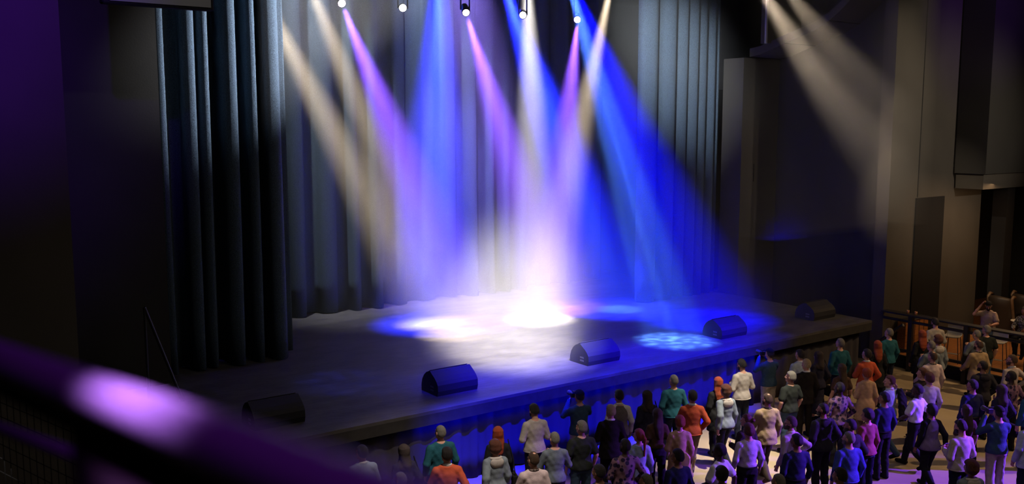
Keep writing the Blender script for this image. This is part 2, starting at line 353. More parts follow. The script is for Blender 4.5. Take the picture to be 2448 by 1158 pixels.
# stage lamps on a bar
truss = empty('lighting_bar', (13, 20, 10.9)); tag(truss, 'black lighting bar over the stage carrying the lit lamps', 'lighting bar')
into(MB().tube([(8.75, 20, 10.9), (18.8, 20, 10.9)], .05).build('pipe', M_metal), truss)
hg = MB()
for x in (9.0, 14, 18.6): into(MB().tube([(x, 20, 10.9), (x, 20, 16.05)], .012, 6).build('hanger', M_metal), truss)
def lamp(px, tgt, ecol, estr, label):
    c = on(px[0], px[1], 1, 20.0); r = empty('stage_lamp', (c[0], 20, 10.85)); tag(r, label, 'lamp', 'lit lamps over the stage')
    d = (Vector(tgt) - Vector(c)).normalized(); q = d.to_track_quat('-Z', 'Y').to_matrix()
    off = Vector(c) - Vector(r.location)
    prof = [(.05, .42), (.09, .40), (.10, .3), (.085, .2), (.105, .1), (.105, .0), (.095, -.01)]
    MB().lathe(prof[::-1], 20, off, q).build('housing', M_metal, r, True)
    MB().lathe([(.02, -.03), (.07, -.02), (.092, -.005), (.092, .01)], 20, off, q).build('lens', mat('lens_%02d' % int(ecol[1] * 100), (.8, .8, .8), .3, emit=(ecol, estr)), r, True)
    y = MB(); up = q @ Vector((0, 0, .22)) + off
    for s in (-.13, .13): y.box(s - .01 + up[0], s + .01 + up[0], up[1] - .02, up[1] + .02, up[2] - .02, 0)
    y.box(up[0] - .14, up[0] + .14, up[1] - .02, up[1] + .02, -.03, 0); y.box(up[0] - .04, up[0] + .04, up[1] - .05, up[1] + .05, 0, .12)
    y.build('yoke', M_metal, r)
camt = (0, 0, CAMH)
def mid(tp, f_=.5):
    return tuple(np.array(onz(tp[0], tp[1], DECK)) * (1 - f_) + np.array(camt) * f_)
lamp((817, 8), mid((1120, 775)), (1, .72, 1), 14, 'lit pink lamp at the left end of the row over the stage')
lamp((963, 19), mid((1000, 900), .9), (1, .97, 1), 22, 'white glaring lamp second from the left over the stage')
lamp((1114, 30), mid((1330, 735)), (1, .72, 1), 14, 'lit pink lamp in the middle of the row over the stage')
lamp((1250, 36), mid((1290, 765), .7), (1, .97, 1), 18, 'white lamp with a pale beam straight below, fourth in the row')
lamp((1380, 47), mid((1310, 745), .55), (1, .75, 1), 14, 'lit pink lamp at the right end of the row over the stage')

# haze
hz = MB().prism([(14.95, DECK + .02), (23.1, DECK + .02), (23.1, 10.75), (18.5, 10.75), (18.3, 9), (14.95, 4)], 7.6, 21.6)
hm = bpy.data.materials.new('stage_haze'); hm.use_nodes = True; nt = hm.node_tree
nt.nodes.remove(nt.nodes['Principled BSDF']); vs = nt.nodes.new('ShaderNodeVolumeScatter')
vs.inputs['Color'].default_value = (1, 1, 1, 1); vs.inputs['Density'].default_value = 0.026; vs.inputs['Anisotropy'].default_value = 0.0
nt.links.new(vs.outputs[0], nt.nodes['Material Output'].inputs['Volume'])
o = hz.build('haze', hm); tag(o, 'thin smoke haze in the air over the stage', 'haze', None, 'stuff')
hm2 = hm.copy(); hm2.name = 'side_haze'; hm2.node_tree.nodes['Volume Scatter'].inputs['Density'].default_value = .07
o = MB().box(17.6, 24.15, 14.0, 15.2, 4.2, 12).build('haze', hm2); tag(o, 'thin smoke haze by the right side wall, crossed by the tan beams', 'haze', None, 'stuff')

# ------------------------------------------------------------------ figures: one smooth surface grown from rounded limbs
def snet(Fv, xs, ys, zs):
    ins = Fv < 0; nx, ny, nz = Fv.shape
    corners = [(i, j, k) for i in (0, 1) for j in (0, 1) for k in (0, 1)]
    sl = lambda A, c: A[c[0]:nx - 1 + c[0], c[1]:ny - 1 + c[1], c[2]:nz - 1 + c[2]]
    cnt = np.zeros((nx - 1, ny - 1, nz - 1), np.int8)
    for c in corners: cnt += sl(ins, c)
    act = (cnt > 0) & (cnt < 8); I, J, K = np.nonzero(act)
    idx = -np.ones(act.shape, np.int64); idx[I, J, K] = np.arange(len(I))
    val = {c: Fv[I + c[0], J + c[1], K + c[2]] for c in corners}
    P = np.zeros((len(I), 3)); n = np.zeros(len(I))
    for c in corners:
        for ax in range(3):
            if c[ax]: continue
            d = list(c); d[ax] = 1; d = tuple(d); a, b = val[c], val[d]
            m = (a < 0) != (b < 0); t = np.where(m, a / np.where(m, a - b, 1), 0)
            q = np.array(c, float)[None, :].repeat(len(I), 0); q[:, ax] = t
            P[m] += q[m]; n[m] += 1
    P /= n[:, None]
    def co(g, i, f): return g[i] + (g[i + 1] - g[i]) * f
    V = np.stack([co(xs, I, P[:, 0]), co(ys, J, P[:, 1]), co(zs, K, P[:, 2])], 1)
    Q = []
    for ax in range(3):
        o1, o2 = [(1, 2), (2, 0), (0, 1)][ax]
        s0 = [slice(None)] * 3; s1 = [slice(None)] * 3; s0[ax] = slice(0, -1); s1[ax] = slice(1, None)
        for o_ in (o1, o2): s0[o_] = slice(1, -1); s1[o_] = slice(1, -1)
        A, B = ins[tuple(s0)], ins[tuple(s1)]
        e = np.array(np.nonzero(A != B)); up = A[tuple(e)]
        e = e.astype(np.int64); e[o1] += 1; e[o2] += 1
        def cell(d1, d2): q = e.copy(); q[o1] -= d1; q[o2] -= d2; return idx[q[0], q[1], q[2]]
        a, b, c, d = cell(1, 1), cell(0, 1), cell(0, 0), cell(1, 0)
        q = np.stack([a, b, c, d], 1); q[~up] = q[~up][:, ::-1]; Q.append(q)
    return V, np.concatenate(Q)
def npmesh(name, V, Q, mats, mi=None):
    me = bpy.data.meshes.new(name); me.vertices.add(len(V)); me.vertices.foreach_set('co', V.astype(np.float32).ravel())
    me.loops.add(Q.size); me.loops.foreach_set('vertex_index', Q.astype(np.int32).ravel())
    me.polygons.add(len(Q)); me.polygons.foreach_set('loop_start', np.arange(0, Q.size, 4, dtype=np.int32))
    me.polygons.foreach_set('loop_total', np.full(len(Q), 4, np.int32))
    me.polygons.foreach_set('use_smooth', np.ones(len(Q), bool))
    for m in mats: me.materials.append(m)
    if mi is not None: me.polygons.foreach_set('material_index', mi.astype(np.int32))
    me.update(calc_edges=True); me.validate(); return me
def fine(lo, hi, h, a=0, b=0, hf=None):
    if hf is None: return np.arange(lo, hi + h, h)
    return np.unique(np.round(np.concatenate([np.arange(lo, a, h), np.arange(a, b, hf), np.arange(b, hi + h, h)]), 5))
class Fld:
    def __init__(s, xs, ys, zs): s.g = (xs, ys, zs); s.F = np.full((len(xs), len(ys), len(zs)), .3, np.float32); s.M = None
    def head(s, M): s.M = M
    def put(s, fn, lo, hi, k=.02, sub=False, cut=False):
        mg = k + .05
        if s.M is not None:
            cs = [s.M @ Vector((x, y, z)) for x in (lo[0], hi[0]) for y in (lo[1], hi[1]) for z in (lo[2], hi[2])]
            lo = [min(c[i] for c in cs) for i in range(3)]; hi = [max(c[i] for c in cs) for i in range(3)]
        r = [slice(np.searchsorted(s.g[i], lo[i] - mg), np.searchsorted(s.g[i], hi[i] + mg)) for i in range(3)]
        if any(q.stop <= q.start for q in r): return s
        x = s.g[0][r[0]][:, None, None]; y = s.g[1][r[1]][None, :, None]; z = s.g[2][r[2]][None, None, :]
        if s.M is not None:
            N = s.M.inverted(); x, y, z = [N[i][0] * x + N[i][1] * y + N[i][2] * z + N[i][3] for i in range(3)]
        d = fn(x, y, z).astype(np.float32); A = s.F[tuple(r)]; d = np.broadcast_to(d, A.shape)
        if cut: s.F[tuple(r)] = np.maximum(A, d); return s
        if sub: d = -d; h = np.clip(.5 - .5 * (A - d) / k, 0, 1); s.F[tuple(r)] = A + (d - A) * h + k * h * (1 - h); return s
        h = np.clip(.5 + .5 * (A - d) / k, 0, 1); s.F[tuple(r)] = A + (d - A) * h - k * h * (1 - h); return s
    def cap(s, a, b, ra, rb=None, k=.02, sq=None, **kw):
        rb = ra if rb is None else rb; a = np.array(a, float); b = np.array(b, float); ab = b - a; L = ab @ ab + 1e-12
        R_ = max(ra, rb) * (1.6 if sq else 1); q = sq or (1, 1, 1)
        def fn(x, y, z):
            if sq:
                a_, b_ = a / q, b / q; e = b_ - a_; l = e @ e + 1e-12; x, y, z = x / q[0], y / q[1], z / q[2]
            else: a_, e, l = a, ab, L
            px, py, pz = x - a_[0], y - a_[1], z - a_[2]; t = np.clip((px * e[0] + py * e[1] + pz * e[2]) / l, 0, 1)
            return (np.sqrt((px - t * e[0]) ** 2 + (py - t * e[1]) ** 2 + (pz - t * e[2]) ** 2) - (ra + (rb - ra) * t)) * min(q)
        return s.put(fn, np.minimum(a, b) - R_, np.maximum(a, b) + R_, k, **kw)
    def ell(s, c, r, k=.02, **kw):
        c = np.array(c, float); r = np.array(r, float)
        def fn(x, y, z):
            k0 = np.sqrt(((x - c[0]) / r[0]) ** 2 + ((y - c[1]) / r[1]) ** 2 + ((z - c[2]) / r[2]) ** 2)
            k1 = np.sqrt(((x - c[0]) / r[0] ** 2) ** 2 + ((y - c[1]) / r[1] ** 2) ** 2 + ((z - c[2]) / r[2] ** 2) ** 2)
            return k0 * (k0 - 1) / np.maximum(k1, 1e-6)
        return s.put(fn, c - r, c + r, k, **kw)
    def stack(s, rows, infl=0, k=.03, **kw):      # rows of (z, cx, cy, rx, ry)
        A = np.array(rows, float); A = A[np.argsort(A[:, 0])]
        zz = np.linspace(A[0, 0], A[-1, 0], 60); T = [np.interp(zz, A[:, 0], A[:, i]) for i in range(1, 5)]
        ker = np.ones(9) / 9; T = [np.convolve(np.pad(t, 4, 'edge'), ker, 'valid') for t in T]
        z0, z1 = A[0, 0], A[-1, 0]; m = A[:, 3].max() + infl + np.abs(A[:, 1]).max(); my = A[:, 4].max() + infl + np.abs(A[:, 2]).max()
        def fn(x, y, z):
            cx, cy, rx, ry = [np.interp(z, zz, t) for t in T]; rx = rx + infl; ry = ry + infl
            u, v = (x - cx) / rx, (y - cy) / ry; k0 = np.sqrt(u * u + v * v); k1 = np.sqrt((u / rx) ** 2 + (v / ry) ** 2)
            return np.maximum(k0 * (k0 - 1) / np.maximum(k1, 1e-6), np.maximum(z0 - z, z - z1))
        return s.put(fn, (-m, -my, z0), (m, my, z1), k, **kw)
    def plane(s, p, n):                            # keep the side the normal points away from
        n = np.array(n, float); n /= np.linalg.norm(n); p = np.array(p, float); g = s.g
        if s.M is not None: n = np.array(s.M.to_3x3() @ Vector(n)); p = np.array(s.M @ Vector(p))
        d = (g[0][:, None, None] - p[0]) * n[0] + (g[1][None, :, None] - p[1]) * n[1] + (g[2][None, None, :] - p[2]) * n[2]
        s.F = np.maximum(s.F, d.astype(np.float32)); return s
    def creases(s, a, seed=0):
        x, y, z = s.g[0][:, None, None], s.g[1][None, :, None], s.g[2][None, None, :]
        w = np.sin(34 * z + 9 * np.sin(7 * x + seed) + 6 * y) * np.sin(13 * x + 11 * y + seed) + .6 * np.sin(61 * z + 20 * x * x * 10 - 17 * y + 2 * seed)
        s.F = s.F + (a * w).astype(np.float32); return s
    def out(s): return snet(s.F, *s.g)

ARMS = {   # elbow and wrist, right side (x > 0)
    'down': ((.245, -.045, 1.13), (.255, .05, .89)), 'pocket': ((.285, -.09, 1.15), (.205, .07, .95)),
    'phone': ((.25, -.03, 1.13), (.10, .24, 1.16)), 'clap': ((.27, .02, 1.14), (.07, .27, 1.27)),
    'camera': ((.26, .13, 1.24), (.085, .25, 1.50)), 'hip': ((.40, -.13, 1.17), (.215, .0, 1.0)),
    'cross': ((.25, .04, 1.14), (-.06, .20, 1.17)), 'hold': ((.25, .0, 1.12), (.13, .26, 1.10)),
    'carry': ((.26, .08, 1.17), (.19, -.02, 1.44)), 'swing': ((.25, -.15, 1.16), (.25, -.14, .90)), 'fore': ((.25, .05, 1.13), (.22, .25, 1.0)),
    'headtouch': ((.32, .20, 1.36), (.16, .12, 1.63)), 'table': ((.27, .12, 1.14), (.16, .34, 1.12))}
LEGS = {   # knee, ankle for right then left
    'stand': (((.105, .02, .50), (.11, -.02, .09)), ((-.105, .02, .50), (-.11, -.02, .09))),
    'stance': (((.12, .03, .50), (.14, .04, .09)), ((-.10, .0, .50), (-.11, -.06, .09))),
    'walk': (((.09, .16, .51), (.09, .24, .10)), ((-.09, .02, .49), (-.09, -.30, .19))),
    'sit': (((.13, .36, .84), (.10, .27, .42)), ((-.13, .36, .84), (-.10, .27, .42)))}
def clip3(a, b, f): return tuple(np.array(a) + (np.array(b) - np.array(a)) * f)
class Fig:
    def __init__(s, sex='m', arms=('down', 'down'), legs='stand', yaw=0, pitch=0, broad=1.0, lean=0):
        s.sex, s.legs, s.b = sex, LEGS[legs], broad; w = (1.0 if sex == 'm' else .88) * broad
        s.sh = [(sg * .172 * w, -.014, 1.368) for sg in (1, -1)]
        s.arm = [tuple((sg * p[0] * (w if i == 0 else 1), p[1], p[2]) for i, p in enumerate(ARMS[a])) for sg, a in zip((1, -1), arms)]
        s.w = w; s.pose = legs
        if sex == 'm': s.torso = [(.86, 0, -.005, .150 * w, .108), (.96, 0, -.008, .160 * w, .112), (1.08, 0, 0, .148 * w, .105), (1.2, 0, .0, .160 * w, .112), (1.30, 0, -.005, .170 * w, .116), (1.37, 0, -.012, .146 * w, .094), (1.42, 0, -.02, .09, .07), (1.46, 0, -.022, .06, .055)]
        else: s.torso = [(.84, 0, -.01, .165 * w, .115), (.94, 0, -.012, .178 * w, .118), (1.08, 0, 0, .138 * w, .096), (1.2, 0, .008, .158 * w, .112), (1.30, 0, .012, .164 * w, .118), (1.37, 0, -.012, .138 * w, .086), (1.42, 0, -.02, .08, .06), (1.46, 0, -.022, .055, .05)]
        s.M = Matrix.Translation((0, -.02, 1.53)) @ Matrix.Rotation(yaw, 4, 'Z') @ Matrix.Rotation(pitch, 4, 'X') @ Matrix.Translation((0, .02, -1.53))
        pts = [p for a in s.arm for p in a] + [p for l in s.legs for p in l]
        s.x1 = max(.27, max(abs(p[0]) for p in pts) + .17); s.y0 = min(-.26, min(p[1] for p in pts) - .17); s.y1 = max(.2, max(p[1] for p in pts) + .26)
    def hands(s, V, Q):
        for i, sg in enumerate((1, -1)):
            e, w = np.array(s.arm[i][0]), np.array(s.arm[i][1]); d = w - e; d /= np.linalg.norm(d)
            inn = np.array([-sg, 0., 0.]) if abs(d[0]) < .75 else np.array([0, -.3, 1.])
            nrm = inn - d * (inn @ d); nrm /= np.linalg.norm(nrm)          # palm faces this way
            sd = np.cross(d, nrm); sd /= np.linalg.norm(sd)
            if sd @ (np.array([0, 1., .6])) < 0: sd = -sd                   # thumb side
            mb = MB()
            for f_, (o_, L, r) in enumerate(((.027, .070, .0088), (.009, .078, .009), (-.009, .072, .0086), (-.026, .056, .0078))):
                b = w + d * .083 + sd * o_; c = .25 + .10 * f_
                p = [b - d * .03, b]; a = 0; q = b
                for sgm in (.45, .32, .25):
                    a += c * .75; q = q + (d * math.cos(a) + nrm * math.sin(a)) * L * sgm; p.append(q)
                mb.tube(p, [r, r, r * .95, r * .88, r * .7], 7)
            b = w + d * .03 + sd * .022; t1 = b + (d * .55 + sd * .75 + nrm * .25) * .032; t2 = t1 + (d * .85 + sd * .35 + nrm * .35) * .03; t3 = t2 + (d * .9 + nrm * .4) * .024
            mb.tube([b - d * .01, t1, t2, t3], [.013, .0115, .0105, .0075], 7)
            yield mb, w, d, sd, nrm
    def body(s, skin, eye):
        xs = fine(-s.x1, s.x1, .0145, -.095, .0955, .008); ys = fine(s.y0, s.y1, .0145, -.125, .14, .008); zs = fine(-.02, 1.80, .0145, 1.47, 1.79, .0075)
        F = Fld(xs, ys, zs); F.stack(s.torso, 0, .03)
        for i, sg in enumerate((1, -1)):
            h = (sg * .088, -.005, .90); kn, an = s.legs[i]
            F.cap(h, kn, .086, .056, .04); F.cap(kn, clip3(kn, an, .35), .054, .054, .03); F.cap(clip3(kn, an, .3), an, .055, .036, .03)
            dr = np.array([0, 1.0, -.25 if an[2] < .15 else -.75]); dr /= np.linalg.norm(dr); a_ = np.array(an)
            F.cap(a_ + (0, -.03, -.04), a_ + dr * .15 + (0, 0, -.045), .036, .028, .03)
            sh = s.sh[i]; e, w = s.arm[i]
            F.cap((sg * .035, -.025, 1.445), (sh[0] * .9, sh[1], sh[2] + .01), .04, .048, .045); F.cap(sh, e, .052, .041, .03); F.cap(e, clip3(e, w, .4), .041, .039, .02); F.cap(clip3(e, w, .4), w, .039, .025, .02)
        for mb, w, d, sd, nrm in s.hands(None, None):
            for o_ in (-.02, .0, .02): F.cap(w + d * .01 + sd * o_ * .6, w + d * .078 + sd * o_, .017, .014, .012)
        F.cap((0, -.03, 1.42), (0, -.012, 1.56), .058 if s.sex == 'm' else .05, .052 if s.sex == 'm' else .045, .03)
        F.head(s.M)
        F.ell((0, -.012, 1.665), (.075, .094, .087), .02); F.ell((0, .022, 1.605), (.06, .07, .083), .03)
        F.cap((-.04, .02, 1.555), (0, .072, 1.54), .026, .02, .02); F.cap((.04, .02, 1.555), (0, .072, 1.54), .026, .02, .02)
        F.cap((-.036, .076, 1.652), (.036, .076, 1.652), .012, k=.012)
        for sg in (1, -1):
            F.ell((sg * .03, .098, 1.634), (.016, .014, .010), .008, sub=True); F.ell((sg * .079, -.012, 1.625), (.011, .021, .033), .008); F.ell((sg * .04, .068, 1.60), (.018, .016, .02), .015)
        F.cap((0, .088, 1.645), (0, .113, 1.603), .009, .0125, .01); F.ell((0, .104, 1.597), (.018, .012, .009), .008)
        F.cap((-.018, .088, 1.573), (.018, .088, 1.573), .0085, k=.006); F.cap((-.014, .087, 1.562), (.014, .087, 1.562), .0085, k=.006)
        V, Q = F.out(); mb = MB()
        for m_, *_ in s.hands(None, None): mb.add(m_.V, m_.F)
        ey = MB()
        for sg in (1, -1):
            rows = [(1e-3, -.0115)] + [(.0115 * math.sin(a), -.0115 * math.cos(a)) for a in (.5, 1, 1.57, 2.1, 2.6)] + [(1e-3, .0115)]
            ey.lathe(rows, 10, (0, 0, 0)); n_ = len(rows) * 10
            for q in range(len(ey.V) - n_, len(ey.V)): v = Vector(ey.V[q]); ey.V[q] = tuple(s.M @ Vector((v.x + sg * .03, v.z + .0815, v.y + 1.634)))
        return V, Q, mb, ey
    def cloth_grid(s, h=.0155, z0=-.02, z1=1.62): return Fld(fine(-s.x1, s.x1, h), fine(s.y0, s.y1, h), fine(z0, z1, h))
    def sleeves(s, F, infl, frac):
        for i, sg in enumerate((1, -1)):
            sh = s.sh[i]; e, w = s.arm[i]
            F.cap((sg * .045, -.022, 1.43), (sh[0] * .9, sh[1], sh[2] + .01), .04 + infl, .048 + infl, .04)
            if frac <= .5: F.cap(sh, clip3(sh, e, frac * 2), .052 + infl, .05 + infl * 1.5, .03)
            else:
                F.cap(sh, e, .052 + infl, .043 + infl, .03); F.cap(e, clip3(e, w, frac * 2 - 1), .042 + infl, .031 + infl, .02)
    def top(s, infl=.014, hem=.88, sleeve=.97, flare=0, neck=.066, seed=1, crease=.0028, arms=True, open_front=False, tuck=False):
        F = s.cloth_grid(z0=hem - .1); T = [r for r in s.torso if r[0] > hem + .03]
        r0 = s.torso[0]; g_ = .0 if tuck else .03; T = [(r[0], 0, r[2], max(r[3], .168) + g_ * .8, max(r[4], .105) + g_) if r[0] < 1.0 else r for r in T]
        low = (hem, 0, r0[2], max(r0[3], .165) + g_ + flare, max(r0[4], .108) + g_ + flare * .8); T = [low, (1.0, 0, -.005, max(s.torso[1][3], .155) + g_ * .6, .108 + g_ * .7)] + [r for r in T if r[0] > hem + .05 and not .97 < r[0] < 1.05]
        if tuck: T = [r for r in T if r[0] >= 1.0] + [(.93, 0, -.005, .13, .09)]
        F.stack(T, infl, .03)
        if arms: s.sleeves(F, infl, sleeve)
        F.creases(crease, seed)
        F.cap((0, -.03, 1.40), (0, .02, 1.62), neck, neck, .004, sub=True) if False else None
        x, y, z = F.g[0][:, None, None], F.g[1][None, :, None], F.g[2][None, None, :]
        rr = np.sqrt(x ** 2 + (y + .015) ** 2) - neck; cutn = np.maximum(rr, 1.455 - z)   # outside neck hole or below the neckline
        hole = np.maximum(rr, 1.405 - .35 * y - z)
        F.F = np.maximum(F.F, -hole.astype(np.float32)); F.plane((0, 0, hem), (0, 0, -1))
        if open_front:
            v = np.maximum(np.abs(x) - .055 * np.clip((z - 1.0) / .4, 0, 1), .04 - y); F.F = np.maximum(F.F, -np.broadcast_to(v, F.F.shape).astype(np.float32))
        return F.out()
    def trousers(s, infl=.015, waist=1.0, ankle=.05, flare=0, seed=3):
        F = s.cloth_grid(z1=waist + .05); F.stack([r for r in s.torso if r[0] <= 1.09], infl, .03)
        for i, sg in enumerate((1, -1)):
            kn, an = s.legs[i]
            F.cap((sg * .088, -.005, .90), kn, .088 + infl, .06 + infl, .04); F.cap(kn, clip3(kn, an, .5), .058 + infl, .056 + infl, .03); F.cap(clip3(kn, an, .4), clip3(kn, an, 1.06), .055 + infl, .046 + infl + flare, .03)
        F.creases(.003, seed); F.plane((0, 0, waist), (0, 0, 1)); F.plane((0, 0, ankle), (0, 0, -1)); return F.out()
    def skirt(s, top=1.0, hem=.25, flare=.05, seed=5):
        F = s.cloth_grid(z0=hem - .1, z1=top + .1); r = s.torso[1]
        F.stack([(hem, 0, -.01, r[3] + flare, r[4] + flare + .02), (.6, 0, -.01, r[3] + .02, r[4] + .02), (.94, 0, -.01, r[3] + .014, r[4] + .014), (top, 0, 0, r[3] - .01, r[4])], 0, .02)
        F.creases(.004, seed); F.plane((0, 0, hem), (0, 0, -1)); F.plane((0, 0, top), (0, 0, 1)); return F.out()
    def shoe(s, i):
        an = np.array(s.legs[i][1]); up = an[2] > .15; g = an - (.0, .0, .04)
        F = Fld(fine(an[0] - .09, an[0] + .09, .011), fine(an[1] - .15, an[1] + .30, .012), fine(an[2] - .26, an[2] + .12, .011))
        dr = np.array([0, .86, -.5]) if up else np.array([0, 1., 0]); nn = np.array([0, .5, .86]) if up else np.array([0, 0, 1.])
        F.cap(g + dr * -.035 - nn * .008, g + dr * .15 - nn * .016, .044, .037, .02); F.cap(g + nn * .0, g + nn * .06, .042, .043, .03); F.cap(g + dr * .05, g + dr * .16 - nn * .012, .045, .04, .02, sq=(1, 1, .75))
        F.plane(g - nn * .047, -nn); return F.out()
    def hair(s, style):
        F = Fld(fine(-.17, .17, .009), fine(-.26, .17, .009), fine(1.15 if style in ('long', 'ponytail', 'wavy', 'hijab') else 1.44, 1.86, .009)); F.head(s.M)
        t = {'stubble': .005, 'short': .013, 'balding': .007, 'afro': .03, 'bob': .024, 'curly': .03, 'long': .016, 'wavy': .022, 'ponytail': .012, 'bun': .013, 'pixie': .022, 'hijab': .02, 'beard': .01, 'bowl': .02, 'cap': .02}[style]
        if style == 'beard':
            F.ell((0, .026, 1.595), (.066, .074, .085), .02); F.cap((-.045, .025, 1.56), (0, .078, 1.54), .03, .028, .02); F.cap((.045, .025, 1.56), (0, .078, 1.54), .03, .028, .02)
            F.plane((0, 0, 1.60), (0, -.25, 1)); F.plane((0, .0, 1.6), (0, -1, -.1))
            F.cap((-.02, .12, 1.567), (.02, .12, 1.567), .014, k=.005, sub=True); return F.out()
        F.ell((0, -.014, 1.667), (.075 + t, .095 + t, .088 + t), .02)
        if style in ('short', 'stubble', 'afro', 'ponytail', 'bun', 'curly', 'pixie', 'balding', 'bowl'):
            F.ell((0, -.045, 1.615), (.068 + t * .8, .062 + t, .075), .03)
        if style in ('bob', 'curly', 'bowl'):
            F.ell((0, -.03, 1.60), (.088, .085, .09), .03)
        if style in ('long', 'wavy', 'hijab'):
            wv = .012 if style == 'wavy' else 0; zl = {'long': 1.20, 'wavy': 1.26, 'hijab': 1.34}[style]
            F.stack([(1.70, 0, -.03, .085, .075), (1.6, 0, -.035, .094 + wv, .08), (1.5, 0, -.06, .098 + wv, .068), (1.42, 0, -.095, .092 + wv, .06), (zl + .06, 0, -.12, .075 + wv, .045), (zl - .03, 0, -.125, .02, .02)], 0, .03)
            if style == 'hijab':
                F.stack([(1.62, 0, -.01, .085, .095), (1.52, 0, -.01, .082, .09), (1.46, 0, -.01, .12, .10), (1.40, 0, -.0, .16, .125), (1.34, 0, .0, .15, .13)], 0, .03)
        F.creases(.004 if style in ('curly', 'afro', 'wavy') else .0018, 2)
        if style in ('ponytail',):
            F.cap((0, -.115, 1.68), (0, -.15, 1.60), .022, .03, .02); F.cap((0, -.15, 1.60), (.0, -.145, 1.28), .03, .014, .02)
        if style == 'bun': F.ell((0, -.135, 1.665), (.045, .04, .045), .01)
        # open the face and the nape
        if style == 'hijab': F.ell((0, .13, 1.62), (.062, .1, .085), .01, sub=True)
        else:
            x, y, z = F.g[0][:, None, None], F.g[1][None, :, None], F.g[2][None, None, :]; N = s.M.inverted()
            x, y, z = [N[i][0] * x + N[i][1] * y + N[i][2] * z + N[i][3] for i in range(3)]
            line = {'bob': .035, 'curly': .03, 'long': .03, 'wavy': .03, 'pixie': .045}.get(style, .012)
            f_ = -(y - line - 3.2 * np.maximum(z - 1.695, -.004))
            F.F = np.maximum(F.F, -f_.astype(np.float32))
            zn = {'bob': 1.535, 'curly': 1.53, 'bowl': 1.56, 'pixie': 1.56}.get(style, 1.572)
            if style not in ('long', 'wavy', 'ponytail'): F.plane((0, -.1, zn), (0, .45, -1))
            if style == 'balding': F.ell((0, -.05, 1.775), (.05, .05, .035), .01, sub=True)
            if style == 'ponytail': F.plane((0, 0, 1.2), (0, 0, -1))
        return F.out()
def torus_ring(c, r, t, fy=1.0, tilt=0.0, n=26, flat=1.0):
    pts = [(c[0] + r * math.cos(a), c[1] + r * fy * math.sin(a), c[2] + tilt * math.sin(a)) for a in np.linspace(0, 2 * math.pi, n)]
    return MB().tube(pts, t, 9, (1, flat))

SK = {'light': mat('skin_light', (.50, .27, .19), .55, .3), 'mid': mat('skin_mid', (.30, .15, .09), .55, .3), 'dark': mat('skin_dark', (.055, .028, .018), .5, .35)}
M_eye = mat('eye', (.10, .085, .08), .2, .5)
def cm(name, col, kind='cloth'):
    if kind == 'hair': return mat('hair_' + name, col, .55, .35, bump=.7, bscale=60, stretch=(6, 6, .7), vary=.4, vscale=30)
    return mat('cloth_' + name, col, .88, .12, bump=.25, bscale=90, vary=.1, vscale=20)
H_black, H_brown, H_red, H_grey, H_blond, H_auburn = [cm(n, c, 'hair') for n, c in (('black', (.012, .009, .008)), ('brown', (.055, .03, .016)), ('red', (.26, .045, .012)), ('grey', (.16, .145, .12)), ('blond', (.36, .27, .15)), ('auburn', (.09, .028, .015)))]
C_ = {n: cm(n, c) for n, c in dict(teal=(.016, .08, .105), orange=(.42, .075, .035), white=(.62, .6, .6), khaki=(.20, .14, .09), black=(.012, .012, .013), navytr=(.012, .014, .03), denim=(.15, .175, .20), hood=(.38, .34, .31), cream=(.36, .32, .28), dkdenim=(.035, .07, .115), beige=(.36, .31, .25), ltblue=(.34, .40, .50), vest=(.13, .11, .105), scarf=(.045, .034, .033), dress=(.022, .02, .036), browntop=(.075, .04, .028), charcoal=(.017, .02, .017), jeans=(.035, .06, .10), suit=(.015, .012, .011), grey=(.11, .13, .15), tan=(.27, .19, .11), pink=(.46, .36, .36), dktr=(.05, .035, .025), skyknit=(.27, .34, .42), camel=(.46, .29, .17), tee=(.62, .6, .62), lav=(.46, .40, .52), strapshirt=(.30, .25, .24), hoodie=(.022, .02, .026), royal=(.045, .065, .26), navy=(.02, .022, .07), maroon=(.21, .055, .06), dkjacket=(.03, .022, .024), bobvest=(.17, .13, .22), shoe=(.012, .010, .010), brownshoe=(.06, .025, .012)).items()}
C_['floral'] = cellmat('cloth_floral', (.02, .012, .035), (.17, .09, .13), 13)
C_['stripes'] = cellmat('cloth_stripes', (.45, .36, .30), (.20, .13, .10), 9, 'WAVE')
C_['hound'] = cellmat('cloth_hound', (.30, .29, .25), (.01, .01, .01), 42)
C_['neckscarf'] = cellmat('cloth_neckscarf', (.02, .014, .012), (.12, .09, .08), 40)

